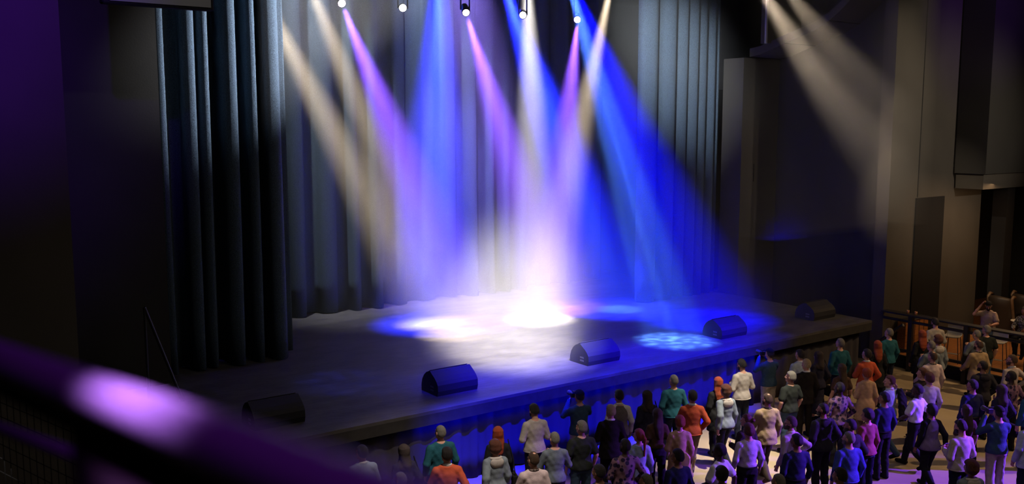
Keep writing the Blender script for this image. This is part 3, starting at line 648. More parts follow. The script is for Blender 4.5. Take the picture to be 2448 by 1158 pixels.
def make(sex='m', h=1.77, arms=('down', 'down'), legs='stand', skin='light', hair=None, top=('shirt', 'grey'), bottom='black', shoe='shoe', yaw=0, pitch=0, broad=1.0, extra=()):
    s = Fig(sex, arms, legs, yaw, pitch, broad); k = h / 1.765
    def child(name, VQ, m, par, label=None):
        V, Q = VQ; me = npmesh(name, V * k, Q, [m]); o = bpy.data.objects.new(name, me); COL.objects.link(o); o.parent = par
        if label: o['label'] = label
        return o
    def childmb(name, mb, m, par): mb.V = [tuple(np.array(v) * k) for v in mb.V]; return mb.build(name, m, par, True)
    V, Q, fing, ey = s.body(SK[skin], M_eye)
    me = bpy.data.meshes.new('person'); n0 = len(V)
    base = npmesh('tmp', V * k, Q, [])
    fv = [list(q) for q in Q.tolist()]; vs = (V * k).tolist(); mi = [0] * len(fv)
    for mb, i_ in ((fing, 0), (ey, 1)):
        off = len(vs); vs += [[c * k for c in v] for v in mb.V]; fv += [[i + off for i in f] for f in mb.F]; mi += [i_] * len(mb.F)
    bpy.data.meshes.remove(base); me.from_pydata(vs, [], fv); me.materials.append(SK[skin]); me.materials.append(M_eye)
    me.polygons.foreach_set('use_smooth', [True] * len(fv)); me.polygons.foreach_set('material_index', mi); me.update()
    p = bpy.data.objects.new('person', me); COL.objects.link(p)
    if hair: child('hijab' if hair[0] == 'hijab' else 'hair', s.hair(hair[0]), hair[1], p)
    kind, col = top; col_m = C_[col]
    tk = 'belt' in extra
    if kind == 'shirt': child('shirt', s.top(.013, .94 if tk else .89, tuck=tk), col_m, p)
    if kind == 'sweater': child('sweater', s.top(.019, .90, .98), col_m, p); childmb('hem_band', torus_ring((0, -.005, .905), max(s.torso[0][3], .165) + .042, .013, .76), col_m, p)
    if kind == 'tee': child('t_shirt', s.top(.017, .94 if tk else .90, .34, tuck=tk), col_m, p)
    if kind == 'blazer': child('shirt', s.top(.010, .92, arms=False, tuck=True), C_['white' if 'collar' in extra else 'neckscarf' if 'scarf' in extra else 'grey'], p); child('blazer', s.top(.022, .77, .97, .012, open_front=True), col_m, p); childmb('lapel_collar', torus_ring((0, -.015, 1.45), .074, .016, .95, -.02, flat=.7), col_m, p)
    if kind == 'hoodie':
        child('hoodie', s.top(.027, .88, .97), col_m, p)
    if kind == 'coat': child('coat', s.top(.022, .58, .97, .02), col_m, p)
    if kind == 'dress': child('blouse', s.top(.02, .86, .97), col_m, p)
    if bottom == 'skirt': child('skirt', s.skirt(1.0, .22, .05), col_m, p)
    else: child('trousers', s.trousers(), C_[bottom], p)
    for i in (0, 1): child('shoe', s.shoe(i), C_[shoe], p)
    for e in extra:
        if e == 'collar': childmb('shirt_collar', torus_ring((0, -.012, 1.472), .066, .017, .95, -.018, flat=1.3), C_['white'], p)
        if e == 'beard': child('beard', s.hair('beard'), hair[1], p)
        if e == 'scarf': childmb('neck_scarf', torus_ring((0, -.01, 1.462), .072, .024, .95, -.02), C_['neckscarf'], p)
        if e.startswith('hood:'):
            m = C_[e[5:]]; mb = torus_ring((0, -.03, 1.452), .088, .030, .95, -.015); childmb('hood', mb, m, p)
            F = Fld(fine(-.17, .17, .012), fine(-.26, .05, .012), fine(1.25, 1.56, .012)); F.ell((0, -.105, 1.395), (.125, .05, .095), .02); child('hood_back', F.out(), m, p)
        if e == 'vest': child('vest', s.top(.024, .86, arms=False), C_['vest'], p)  # grey layer stands in for shadow falling across the white back
        if e == 'bobvest': child('vest', s.top(.024, .86, arms=False), C_['bobvest'], p)
        if e == 'headphones':
            a = [tuple(s.M @ Vector((.09 * math.cos(t_), -.02, 1.65 + .115 * math.sin(t_)))) for t_ in np.linspace(0, math.pi, 14)]
            childmb('headphone_band', MB().tube(a, .009, 8), M_metal, p)
        if e == 'cap':
            F = Fld(fine(-.12, .12, .009), fine(-.16, .22, .009), fine(1.62, 1.80, .009)); F.head(s.M)
            F.ell((0, -.012, 1.675), (.092, .112, .098), .01); F.plane((0, 0, 1.69), (0, .12, -1)); F.ell((0, .10, 1.695), (.075, .085, .010), .012); child('cap', F.out(), C_['black'], p)
        if e == 'glasses':
            mb = MB()
            for sg in (1, -1):
                mb.tube([tuple(s.M @ Vector((sg * .032 + .022 * math.cos(t_), .113, 1.634 + .018 * math.sin(t_)))) for t_ in np.linspace(0, 2 * math.pi, 14)], .003, 6)
                mb.tube([tuple(s.M @ Vector(v)) for v in ((sg * .054, .11, 1.638), (sg * .082, .0, 1.638))], .003, 6)
            mb.tube([tuple(s.M @ Vector(v)) for v in ((-.012, .113, 1.637), (.012, .113, 1.637))], .003, 6); childmb('glasses', mb, M_metal, p)
        if e == 'belt': childmb('belt', torus_ring((0, -.005, .985), s.torso[1][3] + .016, .014, .72), C_['shoe'], p)
    p['_k'] = k; HAND[p.name] = None
    FIGS[p] = (s, k); return p
HAND = {}; FIGS = {}
def r_(d): return math.radians(d)
KIND = dict(
    teal=dict(h=1.80, hair=('stubble', H_grey), top=('sweater', 'teal'), bottom='navytr', broad=1.08, yaw=r_(12), pitch=r_(6)),
    orange=dict(h=1.79, legs='walk', arms=('pocket', 'cross'), hair=('short', H_black), top=('sweater', 'orange'), bottom='khaki', extra=('collar',), yaw=r_(14), pitch=r_(4)),
    redhead=dict(sex='f', h=1.69, hair=('wavy', H_red), top=('coat', 'black'), bottom='black', legs='stance', yaw=r_(-6)),
    denim=dict(sex='f', h=1.72, legs='walk', hair=('curly', H_auburn), top=('hoodie', 'denim'), bottom='black', extra=('hood:hood',), yaw=r_(16), arms=('down', 'swing')),
    phoner=dict(h=1.81, arms=('phone', 'phone'), hair=('short', H_black), top=('sweater', 'cream'), bottom='navytr', extra=('beard', 'headphones'), yaw=r_(10), pitch=r_(-14), legs='stance'),
    photog=dict(h=1.78, arms=('camera', 'camera'), hair=('short', H_black), top=('shirt', 'dkdenim'), bottom='beige', extra=('cap',), yaw=r_(6), broad=1.06, legs='stance'),
    blueman=dict(h=1.78, hair=('short', H_black), top=('blazer', 'ltblue'), bottom='navytr', extra=('collar',), yaw=r_(16), arms=('hold', 'down')),
    shadeback=dict(h=1.79, hair=('short', H_black), top=('shirt', 'white'), bottom='navytr', extra=('vest', 'collar'), yaw=r_(14), arms=('down', 'down'), legs='stance'),
    hijab=dict(sex='f', h=1.68, hair=('hijab', C_['scarf']), top=('dress', 'dress'), bottom='skirt', yaw=r_(18), arms=('pocket', 'down')),
    longhair=dict(sex='f', h=1.69, hair=('long', H_brown), top=('tee', 'browntop'), bottom='black', legs='stance', yaw=r_(8), arms=('down', 'down'), extra=('belt',)),
    tshirt=dict(h=1.78, skin='light', hair=('short', H_grey), top=('tee', 'charcoal'), bottom='jeans', yaw=r_(24), pitch=r_(4), arms=('down', 'down'), broad=1.08),
    suit=dict(h=1.78, hair=('short', H_blond), top=('blazer', 'suit'), bottom='suit', extra=('collar',), yaw=r_(12), arms=('down', 'hold')),
    clap=dict(h=1.74, arms=('clap', 'clap'), hair=('stubble', H_grey), top=('shirt', 'grey'), bottom='black', yaw=r_(14), skin='light'),
    blazer=dict(h=1.77, legs='walk', hair=('balding', H_brown), top=('blazer', 'tan'), bottom='dktr', shoe='brownshoe', extra=('scarf', 'beard'), yaw=r_(18), arms=('down', 'fore')),
    pinkblazer=dict(h=1.77, legs='walk', hair=('balding', H_brown), top=('blazer', 'pink'), bottom='dktr', shoe='brownshoe', extra=('scarf',), yaw=r_(18), arms=('down', 'fore')),
    floral=dict(h=1.76, skin='dark', hair=('stubble', H_black), top=('shirt', 'floral'), bottom='black', yaw=r_(20), extra=('beard',), broad=1.05, arms=('pocket', 'hold')),
    pony=dict(sex='f', h=1.68, hair=('ponytail', H_red), top=('sweater', 'skyknit'), bottom='black', yaw=r_(30), legs='stance'),
    camel=dict(sex='f', h=1.69, hair=('pixie', H_red), top=('coat', 'camel'), bottom='khaki', yaw=r_(10), arms=('down', 'hold')),
    tee=dict(h=1.76, skin='dark', legs='walk', hair=('short', H_black), top=('tee', 'tee'), bottom='black', yaw=r_(30), arms=('swing', 'fore'), extra=('belt',)),
    lavender=dict(h=1.75, hair=('bowl', H_auburn), top=('shirt', 'lav'), bottom='black', yaw=r_(8), extra=('belt',)),
    strap=dict(h=1.76, hair=('short', H_brown), top=('shirt', 'strapshirt'), bottom='black', extra=('glasses', 'collar', 'beard'), arms=('hip', 'down'), yaw=r_(34)),
    hoodie=dict(h=1.79, skin='mid', hair=('stubble', H_black), top=('hoodie', 'hoodie'), bottom='black', extra=('hood:hoodie', 'beard'), yaw=r_(26), arms=('pocket', 'down'), broad=1.06),
    bluesw=dict(h=1.76, hair=('stubble', H_grey), top=('sweater', 'royal'), bottom='black', yaw=r_(24), extra=('beard',), broad=1.08),
    navy=dict(h=1.76, skin='mid', hair=('short', H_black), top=('shirt', 'navy'), bottom='black', yaw=r_(24), broad=1.04, extra=('belt',)),
    maroon=dict(sex='f', h=1.72, hair=('pixie', H_black), top=('sweater', 'maroon'), bottom='navytr', yaw=r_(28), legs='stance'),
    bun=dict(sex='f', h=1.69, hair=('bun', H_auburn), top=('blazer', 'dkjacket'), bottom='black', yaw=r_(26), legs='walk', arms=('down', 'hold')),
    carry=dict(h=1.76, legs='walk', hair=('short', H_auburn), top=('shirt', 'ltblue'), bottom='jeans', yaw=r_(38), arms=('carry', 'down'), extra=('collar',)),
    bob=dict(sex='f', h=1.70, skin='mid', hair=('bob', H_black), top=('shirt', 'black'), bottom='black', extra=('bobvest',), yaw=r_(14), legs='walk', arms=('swing', 'down')),
    seated=dict(h=1.76, skin='light', legs='sit', arms=('headtouch', 'table'), hair=('short', H_black), top=('tee', 'stripes'), bottom='jeans', extra=('cap', 'beard', 'headphones'), pitch=r_(-26), yaw=r_(10)),
    hound=dict(sex='f', h=1.68, skin='mid', legs='sit', arms=('table', 'table'), hair=('bun', H_black), top=('sweater', 'hound'), bottom='black', pitch=r_(-8)))
PEOPLE = [  # head top in the photograph, kind, turn to the left of the line of sight, label
    (865, 1064, 'blueman', 8, 'man in pale blue blazer and white collar, alone at the left end of the crowd'),
    (965, 1063, 'hijab', 12, 'woman in dark hijab and navy blouse, furthest left of the headscarves'),
    (957, 1128, 'bluesw', 14, 'shaved grey head at the bottom edge just below the leftmost hijab'),
    (1052, 1016, 'teal', 10, 'broad man in teal sweater at the skirt, leftmost of the teal sweaters'),
    (1068, 1068, 'orange', -6, 'black haired man in orange sweater in front of the leftmost teal sweater'),
    (1190, 1021, 'redhead', 0, 'woman with long red hair and black coat, leftmost redhead by the stage skirt'),
    (1183, 1052, 'denim', 10, 'curly haired person in faded denim jacket with pale hood, overlapping the leftmost redhead'),
    (1278, 965, 'phoner', 12, 'bearded man in light grey sweater by the blue skirt, left of the first photographer'),
    (1275, 1080, 'pinkblazer', 6, 'balding man in pale pink blazer and patterned neck scarf at the bottom edge'),
    (1326, 1032, 'clap', 4, 'bald man in grey shirt clapping, between pink blazer and black T-shirt at the bottom'),
    (1385, 932, 'photog', 14, 'photographer in dark denim shirt and cap, leftmost of the photographers'),
    (1390, 1005, 'tshirt', 10, 'grey haired man in black T-shirt and jeans in front of the left photographer'),
    (1460, 967, 'suit', 4, 'blond man in black suit in front of the grey shaded back'),
    (1480, 931, 'shadeback', 4, 'man in white shirt with grey shade modelled over his back at the stage skirt'),
    (1547, 934, 'hijab', 14, 'woman in brown hijab between the grey shaded back and a teal sweater'),
    (1577, 978, 'longhair', 6, 'woman with long straight brown hair and short sleeved brown top in mid crowd'),
    (1495, 1048, 'floral', 10, 'shaven man in purple patterned shirt at the bottom edge, left of the ponytail'),
    (1432, 1110, 'navy', 16, 'short haired man at the bottom edge left of the purple patterned shirt'),
    (1528, 1025, 'pony', 8, 'woman with red ponytail and pale blue sweater'),
    (1620, 992, 'camel', 4, 'woman with short red hair and long camel coat, in front of the walking orange sweater'),
    (1610, 895, 'teal', 14, 'man in teal sweater at the blue skirt in the middle of the crowd'),
    (1655, 932, 'orange', 4, 'man in orange sweater and khaki trousers striding on the bright floor'),
    (1717, 902, 'redhead', 4, 'red haired woman in black left of the grey sweater man, in mid crowd'),
    (1735, 920, 'denim', 14, 'curly haired person in grey hooded jacket walking beside the mid crowd redhead'),
    (1775, 858, 'phoner', 14, 'bearded man in light grey sweater at the blue skirt right of the middle redhead'),
    (1620, 1073, 'navy', 26, 'man with cropped hair and dark shirt at the bottom, in front of the camel coat'),
    (1545, 1132, 'bluesw', 24, 'violet lit shaved head at the bottom edge below the ponytail'),
    (1720, 1060, 'tee', 38, 'man in white T-shirt turned left, violet lit, near the bottom centre of the crowd'),
    (1725, 1115, 'bob', 10, 'dark rounded head of hair at the bottom edge in front of the central white T-shirt'),
    (1785, 990, 'bun', 22, 'woman with hair bun and dark jacket behind the lavender shirt'),
    (1790, 1012, 'lavender', 4, 'man in lavender shirt with auburn hair, left of the tan blazer'),
    (1835, 940, 'blazer', 6, 'balding man in tan blazer and dark neck scarf walking, in mid crowd'),
    (1840, 833, 'photog', 16, 'photographer in cap and pale trousers by the skirt, right end of the blue light'),
    (1890, 887, 'tshirt', 22, 'grey haired man in black T-shirt right of the second photographer'),
    (1915, 835, 'blueman', 14, 'man in pale blue blazer beside the dark skirt at right'),
    (1928, 858, 'suit', 8, 'blond man in black suit in front of the right pale blue blazer'),
    (1955, 840, 'hijab', 18, 'woman in brown hijab by the dark stage skirt, behind the right black suit'),
    (2008, 808, 'teal', 16, 'man in teal sweater standing tall by the dark skirt, third of the teal sweaters'),
    (2072, 834, 'orange', 16, 'man in orange sweater near the right stage corner'),
    (2098, 815, 'redhead', 8, 'red haired woman in black between the right orange and rightmost teal sweaters'),
    (2015, 870, 'longhair', 10, 'woman with long brown hair in front of the third teal sweater'),
    (2008, 913, 'floral', 18, 'bearded man in brown patterned shirt below the right long haired woman'),
    (2070, 880, 'camel', 6, 'short haired woman in pinkish long coat in front of the right orange sweater'),
    (2125, 784, 'teal', 22, 'man in teal sweater beyond the stage corner, right of the redhead'),
    (1968, 963, 'hoodie', 22, 'man in black hoodie below the brown patterned shirt'),
    (1890, 995, 'strap', 34, 'man in glasses and grey shirt with bag strap, hand on hip'),
    (1905, 1037, 'navy', 10, 'dark haired man in violet lit navy shirt below the man with glasses'),
    (1862, 1132, 'bluesw', 10, 'violet lit head at the bottom edge below the navy shirt'),
    (2033, 1001, 'hoodie', 30, 'shaven bearded man in dark top left of the maroon sweater'),
    (2075, 977, 'maroon', 24, 'dark haired woman in maroon sweater in mid right crowd'),
    (2030, 1031, 'bluesw', 16, 'shaven man in blue sweater at the bottom, under the maroon sweater'),
    (2008, 1118, 'shadeback', 24, 'dark head with bright collar at the bottom edge before the blue sweater'),
    (2114, 937, 'navy', 24, 'dark haired man in navy shirt below the man carrying a jacket'),
    (2127, 897, 'carry', 34, 'man in pale blue shirt carrying a dark jacket, looking left'),
    (2193, 918, 'tee', 40, 'man in white T-shirt walking left in the open floor at right'),
    (2205, 879, 'bun', 26, 'woman with bun and dark top behind the right white T-shirt'),
    (2222, 890, 'lavender', 10, 'auburn haired man in lavender shirt walking beside the right white T-shirt'),
    (2230, 840, 'pinkblazer', 12, 'balding man in pink blazer near the railing at right'),
    (2228, 966, 'bob', 14, 'woman with black bob and purple backed vest walking on the open floor'),
    (2237, 760, 'phoner', 8, 'man in light grey sweater against the railing'),
    (2205, 790, 'redhead', 6, 'red haired woman in black at the railing, furthest right of the redheads'),
    (2243, 801, 'denim', 14, 'curly haired person in hooded jacket at the railing'),
    (2227, 815, 'clap', 12, 'bald man clapping by the railing behind the pink blazer'),
    (2337, 788, 'clap', 16, 'bald man clapping at the railing in front of the second bar stool'),
    (2357, 778, 'tshirt', 6, 'grey haired man in black T-shirt close to the railing'),
    (2340, 813, 'blazer', 14, 'man in tan blazer below the clapping man at the railing'),
    (2350, 862, 'hoodie', 16, 'man in black hoodie in front of the tan blazer by the railing'),
    (2341, 908, 'navy', 20, 'dark haired man in violet lit shirt at right, below the hoodie'),
    (2300, 1003, 'phoner', 26, 'man in pale sweater holding a phone at waist height, right foreground'),
    (2335, 972, 'longhair', 16, 'woman with long dark hair in the shadow left of the bright blue photographer'),
    (2383, 970, 'photog', 14, 'photographer in bright blue light at the right foreground'),
    (2420, 848, 'strap', 26, 'man with glasses and lavender lit shirt by the railing at the right edge'),
    (2418, 886, 'floral', 24, 'shaven man in dark shirt at right edge under the man with glasses'),
    (2408, 922, 'hijab', 20, 'dark headscarf silhouette at right, above the bright blue photographer'),
    (2442, 912, 'teal', 20, 'man in deep blue light cut by the right edge'),
    (2446, 983, 'blueman', 20, 'man in brilliant white blue blazer cut by the right edge'),
    (2322, 1100, 'denim', 14, 'auburn curly head with pink hood at the bottom right edge'),
]
PROTO = {}; PLACED = []
def person(kind, pos, head, label, z=0.0, group='standing concert crowd'):
    if kind not in PROTO: o = PROTO[kind] = make(**KIND[kind])
    else: o = copy_tree(PROTO[kind])
    o.location = (pos[0], pos[1], z); o.rotation_euler = (0, 0, -head); tag(o, label, 'person', group)
    return o
def kfig(kind): return FIGS[PROTO[kind]]
def inhand(o, kind, v):   # a place in the figure's own frame, as a place in the hall
    s, k = kfig(kind); return Matrix.LocRotScale(o.location, o.rotation_euler, None) @ Vector([c * k for c in v])
def handbag(o, kind, label):
    s, k = kfig(kind); r = empty('handbag', inhand(o, kind, (.29, -.04, .62)), o.rotation_euler.z); tag(r, label, 'bag', 'shoulder bags')
    MB().box(-.05, .05, -.15, .15, 0, .25, .02).build('bag_body', C_['shoe'], r)
    MB().tube([(0, -.13, .24), (-.03, -.08, .55), (-.10, .03, .86), (-.05, .09, .6), (0, .13, .24)], .009, 7).build('strap', C_['shoe'], r)
def camera_thing(o, kind, label):
    r = empty('camera', inhand(o, kind, (0, .235, 1.60)), o.rotation_euler.z + KIND[kind].get('yaw', 0)); tag(r, label, 'camera', 'cameras held up by photographers')
    MB().box(-.07, .07, -.035, .035, -.05, .045, .01).box(-.03, .03, -.03, .03, .04, .075, .01).build('camera_body', M_metal, r)
    MB().lathe([(.035, 0), (.042, .01), (.042, .12), (.05, .13), (.05, .17), (.046, .175)], 18, (0, .03, -.005), Matrix.Rotation(-math.pi / 2, 3, 'X')).build('lens', mat('lens_barrel', (.05, .05, .055), .35, .5), r, True)
def phone(o, kind, label):
    r = empty('phone', inhand(o, kind, (0, .345, 1.20)), o.rotation_euler.z); tag(r, label, 'phone', 'phones in hand')
    b = MB().box(-.05, .05, -.006, .006, -.08, .08, .005).build('case', M_metal, r); b.rotation_euler.x = .9
    c = MB().box(-.043, .043, -.009, -.0065, -.07, .07).build('screen', mat('phone_glass', (.02, .02, .03), .1, .6), r); c.rotation_euler.x = .9
SPOTS = [np.array(onz(px, py, KIND[kind].get('h', 1.77))) for (px, py, kind, dl, label) in PEOPLE]
for it in range(30):                                  # keep shoulders from touching
    for i in range(len(SPOTS)):
        for q in range(i):
            d = SPOTS[i][:2] - SPOTS[q][:2]; L = np.linalg.norm(d)
            if L < .56: v = d / L * (.56 - L) * .3; SPOTS[i][:2] += v; SPOTS[q][:2] -= v
for i_p, (px, py, kind, dl, label) in enumerate(PEOPLE):
    h = KIND[kind].get('h', 1.77) * (1.0 if KIND[kind].get('hair', ('x',))[0] in ('stubble', 'balding') else 1.008)
    P = SPOTS[i_p]; view = math.atan2(P[0], P[1])
    o = person(kind, P, view - math.radians(dl + (12 if px < 1700 else 22)), label); PLACED.append((o, kind, label))
    if kind == 'redhead': handbag(o, kind, 'black shoulder bag on the ' + label.split(',')[0][:60])
    if kind == 'hijab': handbag(o, kind, 'dark shoulder bag on the ' + ' '.join(label.split()[:9]).replace(',', ''))
    if kind == 'photog': camera_thing(o, kind, 'black camera held by the ' + ' '.join(label.split()[:11]).replace(',', ''))
    if kind == 'phoner': phone(o, kind, 'phone held by the ' + ' '.join(label.split()[:11]).replace(',', ''))
    if kind == 'carry':
        F = Fld(fine(-.05, .42, .016), fine(-.32, .08, .016), fine(.78, 1.52, .016))
        F.stack([(.80, .22, -.22, .13, .05), (1.0, .21, -.21, .14, .06), (1.25, .20, -.19, .12, .06), (1.42, .18, -.14, .09, .06), (1.47, .18, -.12, .05, .05)], 0, .03); F.creases(.006, 4)
        V, Q = F.out(); me = npmesh('jacket', V, Q, [C_['black']]); j = bpy.data.objects.new('jacket', me); COL.objects.link(j)
        j.location = o.location; j.rotation_euler = o.rotation_euler; tag(j, 'dark jacket slung over the shoulder of the man in pale blue shirt', 'jacket')

# ------------------------------------------------------------------ the bar corner at right
y1, y2 = on(2177, 800, 0, 24.15)[1], on(2309, 838, 0, 24.15)[1]; dy = y1 - y2
rl = empty('railing', (24.15, 15.2, .36)); tag(rl, 'black railing with wide flat top ledge between the hall floor and the bar', 'railing')
def intr(o, par): o.parent = par; o.matrix_parent_inverse = Matrix.Translation(-Vector(par.location)); return o
intr(MB().box(24.02, 24.32, 4.2, 15.28, 1.58, 1.63, .012).build('top_ledge', M_metal), rl)
intr(MB().box(24.1, 24.18, 4.2, 15.28, 1.38, 1.45, .01).build('upper_rail', M_metal), rl)
intr(MB().box(24.1, 24.18, 4.2, 15.28, .52, .6, .01).build('lower_rail', M_metal), rl)
yy = y1
while yy > 6:
    intr(MB().box(24.08, 24.21, yy - .065, yy + .065, .0, 1.58, .01).build('post', M_metal), rl); yy -= dy
for i in range(12):
    y = 15.0 - i * .42
    if min(abs(y - (y1 - dy * q)) for q in range(6)) > .1: intr(MB().tube([(24.14, y, .58), (24.14, y, 1.4)], .003, 6).build('baluster', M_metal), rl)
intr(MB().tube([(24.1, 15.25, 1.3), (24.1, 15.9, .75)], .05, 8).build('brace', M_metal), rl).location = (0, -.65, 0)

a, b = on(2163, 800, 1, 15.0), on(2216, 800, 1, 15.0)
wc = empty('wood_counter', ((a[0] + b[0]) / 2, 15.1, .3)); tag(wc, 'low orange wood boarded counter against the wall behind the railing', 'counter')
intr(MB().box(a[0], b[0], 14.98, 15.25, .3, 1.22, .01).build('counter_body', M_wood), wc)
g = MB()
for i in range(1, 5): x = a[0] + (b[0] - a[0]) * i / 5; intr(MB().box(x - .006, x + .006, 14.972, 14.985, .32, 1.2).build('board_gap', M_black), wc)
intr(MB().box(a[0] - .02, b[0] + .02, 14.95, 15.26, 1.22, 1.26, .01).build('counter_top', M_metal), wc)

def stool():
    r = empty('bar_stool')
    V = []; F = []; n = 13; m = 5                      # moulded shell: seat rising into a low back
    prof = [(.21, .735), (.19, .75), (.05, .742), (-.08, .748), (-.16, .775), (-.20, .84), (-.215, .94), (-.22, 1.03)]
    for side in (0, 1):
        for i, (y, z) in enumerate(prof):
            w = .21 if i < 4 else .21 - .004 * (i - 3)
            for q in range(n):
                u = -1 + 2 * q / (n - 1); dz = .025 * u * u if i < 4 else 0; dyv = .05 * u * u if i >= 4 else 0
                V.append((u * w, y + dyv - (.014 if side and i >= 4 else 0), z + dz - (.016 if side and i < 5 else 0)))
    N = len(prof) * n
    for i in range(len(prof) - 1):
        for q in range(n - 1):
            p = i * n + q; F.append((p, p + 1, p + n + 1, p + n)); F.append((N + p + 1, N + p, N + p + n, N + p + n + 1))
    for i in range(len(prof) - 1):
        for q in (0, n - 1): p = i * n + q; F.append((p, p + n, N + p + n, N + p))
    for i in (0, len(prof) - 1):
        for q in range(n - 1): p = i * n + q; F.append((p + 1, p, N + p, N + p + 1))
    mesh('seat', V, F, M_stool, r, True)
    for sx in (-1, 1):
        for sy in (-1, 1): MB().tube([(sx * .15, sy * .14, .73), (sx * .205, sy * .195, 0)], .011, 8).build('leg', M_metal, r, True)
    MB().box(-.19, .19, .10, .20, .26, .275, .004).build('footrest', M_stool, r)
    for sx in (-1, 1): MB().tube([(sx * .185, -.175, .27), (sx * .185, .175, .27)], .008, 6).build('stretcher', M_metal, r)
    return r
BZ = .3
s1 = onz(2279, 803, BZ + .75); s2 = onz(2387, 817, BZ + .75)
st1 = stool(); st1.location = (s1[0], s1[1], BZ); st1.rotation_euler.z = r_(105); tag(st1, 'pale shelled bar stool behind the railing, left of the seated man', 'stool', 'bar stools')
o = copy_tree(st1); o.location = (s2[0], s2[1], BZ); o.rotation_euler.z = r_(100); tag(o, 'pale shelled bar stool behind the railing, below the seated man in the cap', 'stool', 'bar stools')
h = on(2362, 745, 0, 26.0)
for (kind, pos, head, lab, sl) in (('seated', (26.0, h[1]), r_(252), 'bearded man in cap and striped shirt seated at the bar, hand to his cap', 'bar stool under the man in cap and striped shirt'),
                               ('hound', (26.35, on(2449, 755, 0, 26.35)[1]), r_(262), 'woman in black and white checked top seated at the right edge', 'bar stool under the woman in the checked top')):
    p = person(kind, pos, head, lab, BZ - .045, 'people seated at the bar')
    o = copy_tree(st1); o.location = (pos[0], pos[1], BZ); o.rotation_euler.z = -head; tag(o, sl, 'stool', 'bar stools')

def armchair():
    r = empty('armchair')
    out = [(-.36, .0), (-.37, .3), (-.36, .7), (-.34, 1.05), (-.30, 1.28), (-.2, 1.36), (-.12, 1.33), (-.16, 1.2), (-.2, .95), (-.2, .45), (-.2, .2)]
    m = MB(); V = []; n = len(out); K = 9
    for q in range(K):                                 # wrapped high back
        u = -1 + 2 * q / (K - 1)
        for y, z in out: V.append((u * (.40 - .05 * max(0, z - .9)), y - .16 * z * z + .22 * u * u * (1 if z < 1.1 else .8), z - .06 * u * u * (z > .9)))
    F = [tuple(range(n - 1, -1, -1)), tuple(range((K - 1) * n, K * n))]
    for q in range(K - 1):
        for i in range(n): j = (i + 1) % n; F.append((q * n + i, q * n + j, (q + 1) * n + j, (q + 1) * n + i))
    mesh('backrest', V, F, mat('shaded_leather', (.022, .014, .009), .5, .4), r, True)  # brown leather darkened in its colour for the shade on the back
    MB().box(-.36, .36, -.22, .38, .12, .34, .04).build('seat_base', M_brown, r)
    MB().box(-.31, .31, -.2, .37, .34, .47, .05).build('seat_cushion', M_brown, r)
    for sx in (-1, 1):
        MB().tube([(sx * .38, -.2, .62), (sx * .40, .1, .62), (sx * .39, .36, .58), (sx * .38, .40, .3), (sx * .38, .38, .1)], [.05, .055, .06, .055, .05], 10).build('arm', M_brown, r, True)
        pts = [(sx * .40, y + .22 - .16 * z * z, z) for y, z in out[1:7]]
        MB().tube(pts, .05, 9).build('rolled_edge', M_brown, r, True)
    for sx in (-1, 1):
        for sy in (-.28, .3): MB().tube([(sx * .3, sy, .13), (sx * .32, sy * 1.05, 0)], [.025, .018], 8).build('leg', M_metal, r)
    return r
c1 = onz(2402, 806, BZ); c2 = onz(2458, 802, BZ)
ac = armchair(); ac.location = (c1[0], c1[1], BZ); ac.rotation_euler.z = r_(-100); tag(ac, 'tall brown leather armchair behind the seated man, seen from its side', 'armchair', 'leather armchairs')
o = copy_tree(ac); o.location = (c2[0], c2[1], BZ); o.rotation_euler.z = r_(-105); tag(o, 'brown leather armchair cut by the right edge of the photo', 'armchair', 'leather armchairs')
tb_ = onz(2444, 768, BZ + .66)
tb = empty('side_table', (tb_[0], tb_[1], BZ)); tag(tb, 'small white topped table between the two leather armchairs', 'table')
MB().lathe([(.30, .64), (.32, .645), (.32, .665), (.3, .67)], 28).build('table_top', mat('white_top', (.6, .57, .5), .4), tb, True)
MB().lathe([(.22, 0), (.22, .015), (.03, .03), (.025, .64)], 20).build('pedestal', M_metal, tb, True)

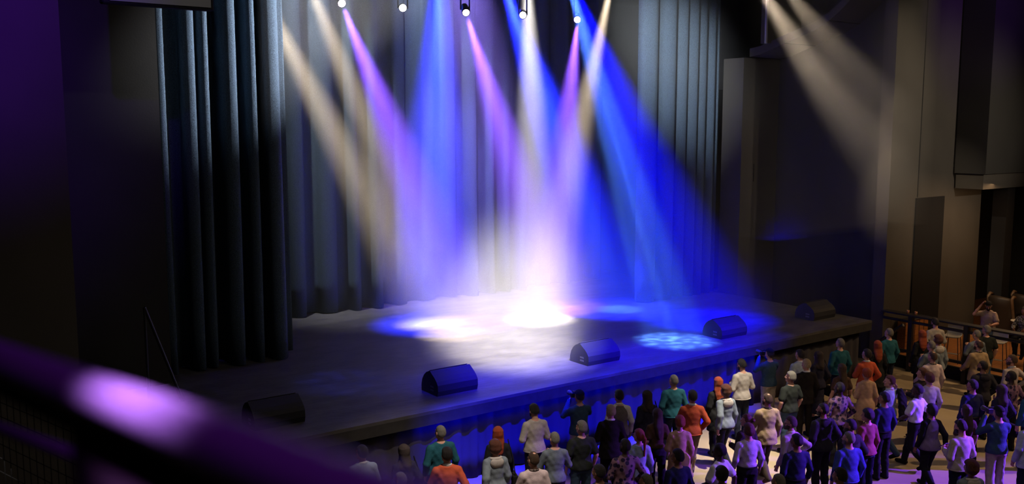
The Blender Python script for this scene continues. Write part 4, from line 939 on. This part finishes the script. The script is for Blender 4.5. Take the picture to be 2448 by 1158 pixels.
# ------------------------------------------------------------------ the balcony rail close to the camera, and the mesh below it
A, B = atd(0, 858, .80), atd(600, 1091, .437); D = (B - A)
br = empty('balcony_rail', tuple(A - D * .25)); tag(br, 'blurred dark handrail in the foreground with a violet lit spot', 'railing')
E0, E1 = A - D * .35, B + D * .55
intr(MB().tube([E0 + (E1 - E0) * t for t in np.linspace(0, 1, 12)], .0145, 20).build('handrail', M_rail, None, True), br)
ub = MB(); dn = np.array([0, 0, 1.])
side = np.cross(D / np.linalg.norm(D), dn); side /= np.linalg.norm(side)
def slab(P0, P1, t0, t1, th):
    V = [P + side * s - dn * q for P in (P0, P1) for s in (-th, th) for q in (t0, t1)]
    return MB().add(V, [(0, 1, 3, 2), (4, 6, 7, 5), (0, 4, 5, 1), (2, 3, 7, 6), (0, 2, 6, 4), (1, 5, 7, 3)])
M_inf = mat('dark_infill', (.02, .010, .012), .7, .2)
intr(slab(E0, E1, .010, .032, .004).build('under_bar', M_inf), br)
Q0 = A + D * .44
intr(slab(Q0, E1, .032, 1.0, .005).build('infill_panel', M_inf), br)
l0, l1 = atd(150, 1078, 1.0), atd(292, 1128, .89)
intr(MB().tube([l0 + (l0 - l1) * 3, l0, l1, l1 + (l1 - l0) * .03], [.0075, .0075, .0075, .004], 12).build('lower_rail', M_rail, None, True), br)
for P in (E0, E1): intr(MB().tube([P, (P[0], P[1], 5.2)], .02, 10).build('post', M_metal), br)
struct('floor_balcony', MB().box(-4, 2.2, -3, .95, 4.95, 5.2), M_black, 'balcony floor under the foreground rail', 'floor')
dv = ray(-1580, 300); dv[2] = 0; dv /= np.linalg.norm(dv); O = atd(100, 1040, 7.0)
mp_ = empty('wire_mesh_guard', (O[0], O[1], 3.2)); tag(mp_, 'thin black square wire mesh guard below the foreground rail', 'mesh guard')
wm = MB(); UL = 3.0
for i in range(-9, 26): p = O + dv * (i * .115); wm.tube([p + dn * -1.2, p + dn * .42], .0032, 5)
for k_ in range(-10, 4): wm.tube([O + dv * (-9 * .115) + dn * (k_ * .118), O + dv * (25 * .115) + dn * (k_ * .118)], .0032, 5)
intr(wm.build('wire_grid', M_black), mp_)
for i in (-9, 25):
    p = O + dv * (i * .115); intr(MB().tube([(p[0], p[1], 0), p + dn * .42], .02, 8).build('post', M_metal), mp_)

for px, py, lab in ((2170, 757, 'small amber glass on the railing ledge, nearer the stage'), (2189, 761, 'small amber glass on the railing ledge, further from the stage')):
    q = on(px, py + 4, 0, 24.2); g = empty('drink_glass', (q[0], q[1], 1.63)); tag(g, lab, 'glass', 'glasses on the railing ledge')
    MB().lathe([(.028, 0), (.034, .01), (.038, .09), (.034, .09), (.03, .012)], 16).build('tumbler', mat('amber_glass', (.5, .2, .07), .15, .6), g, True)
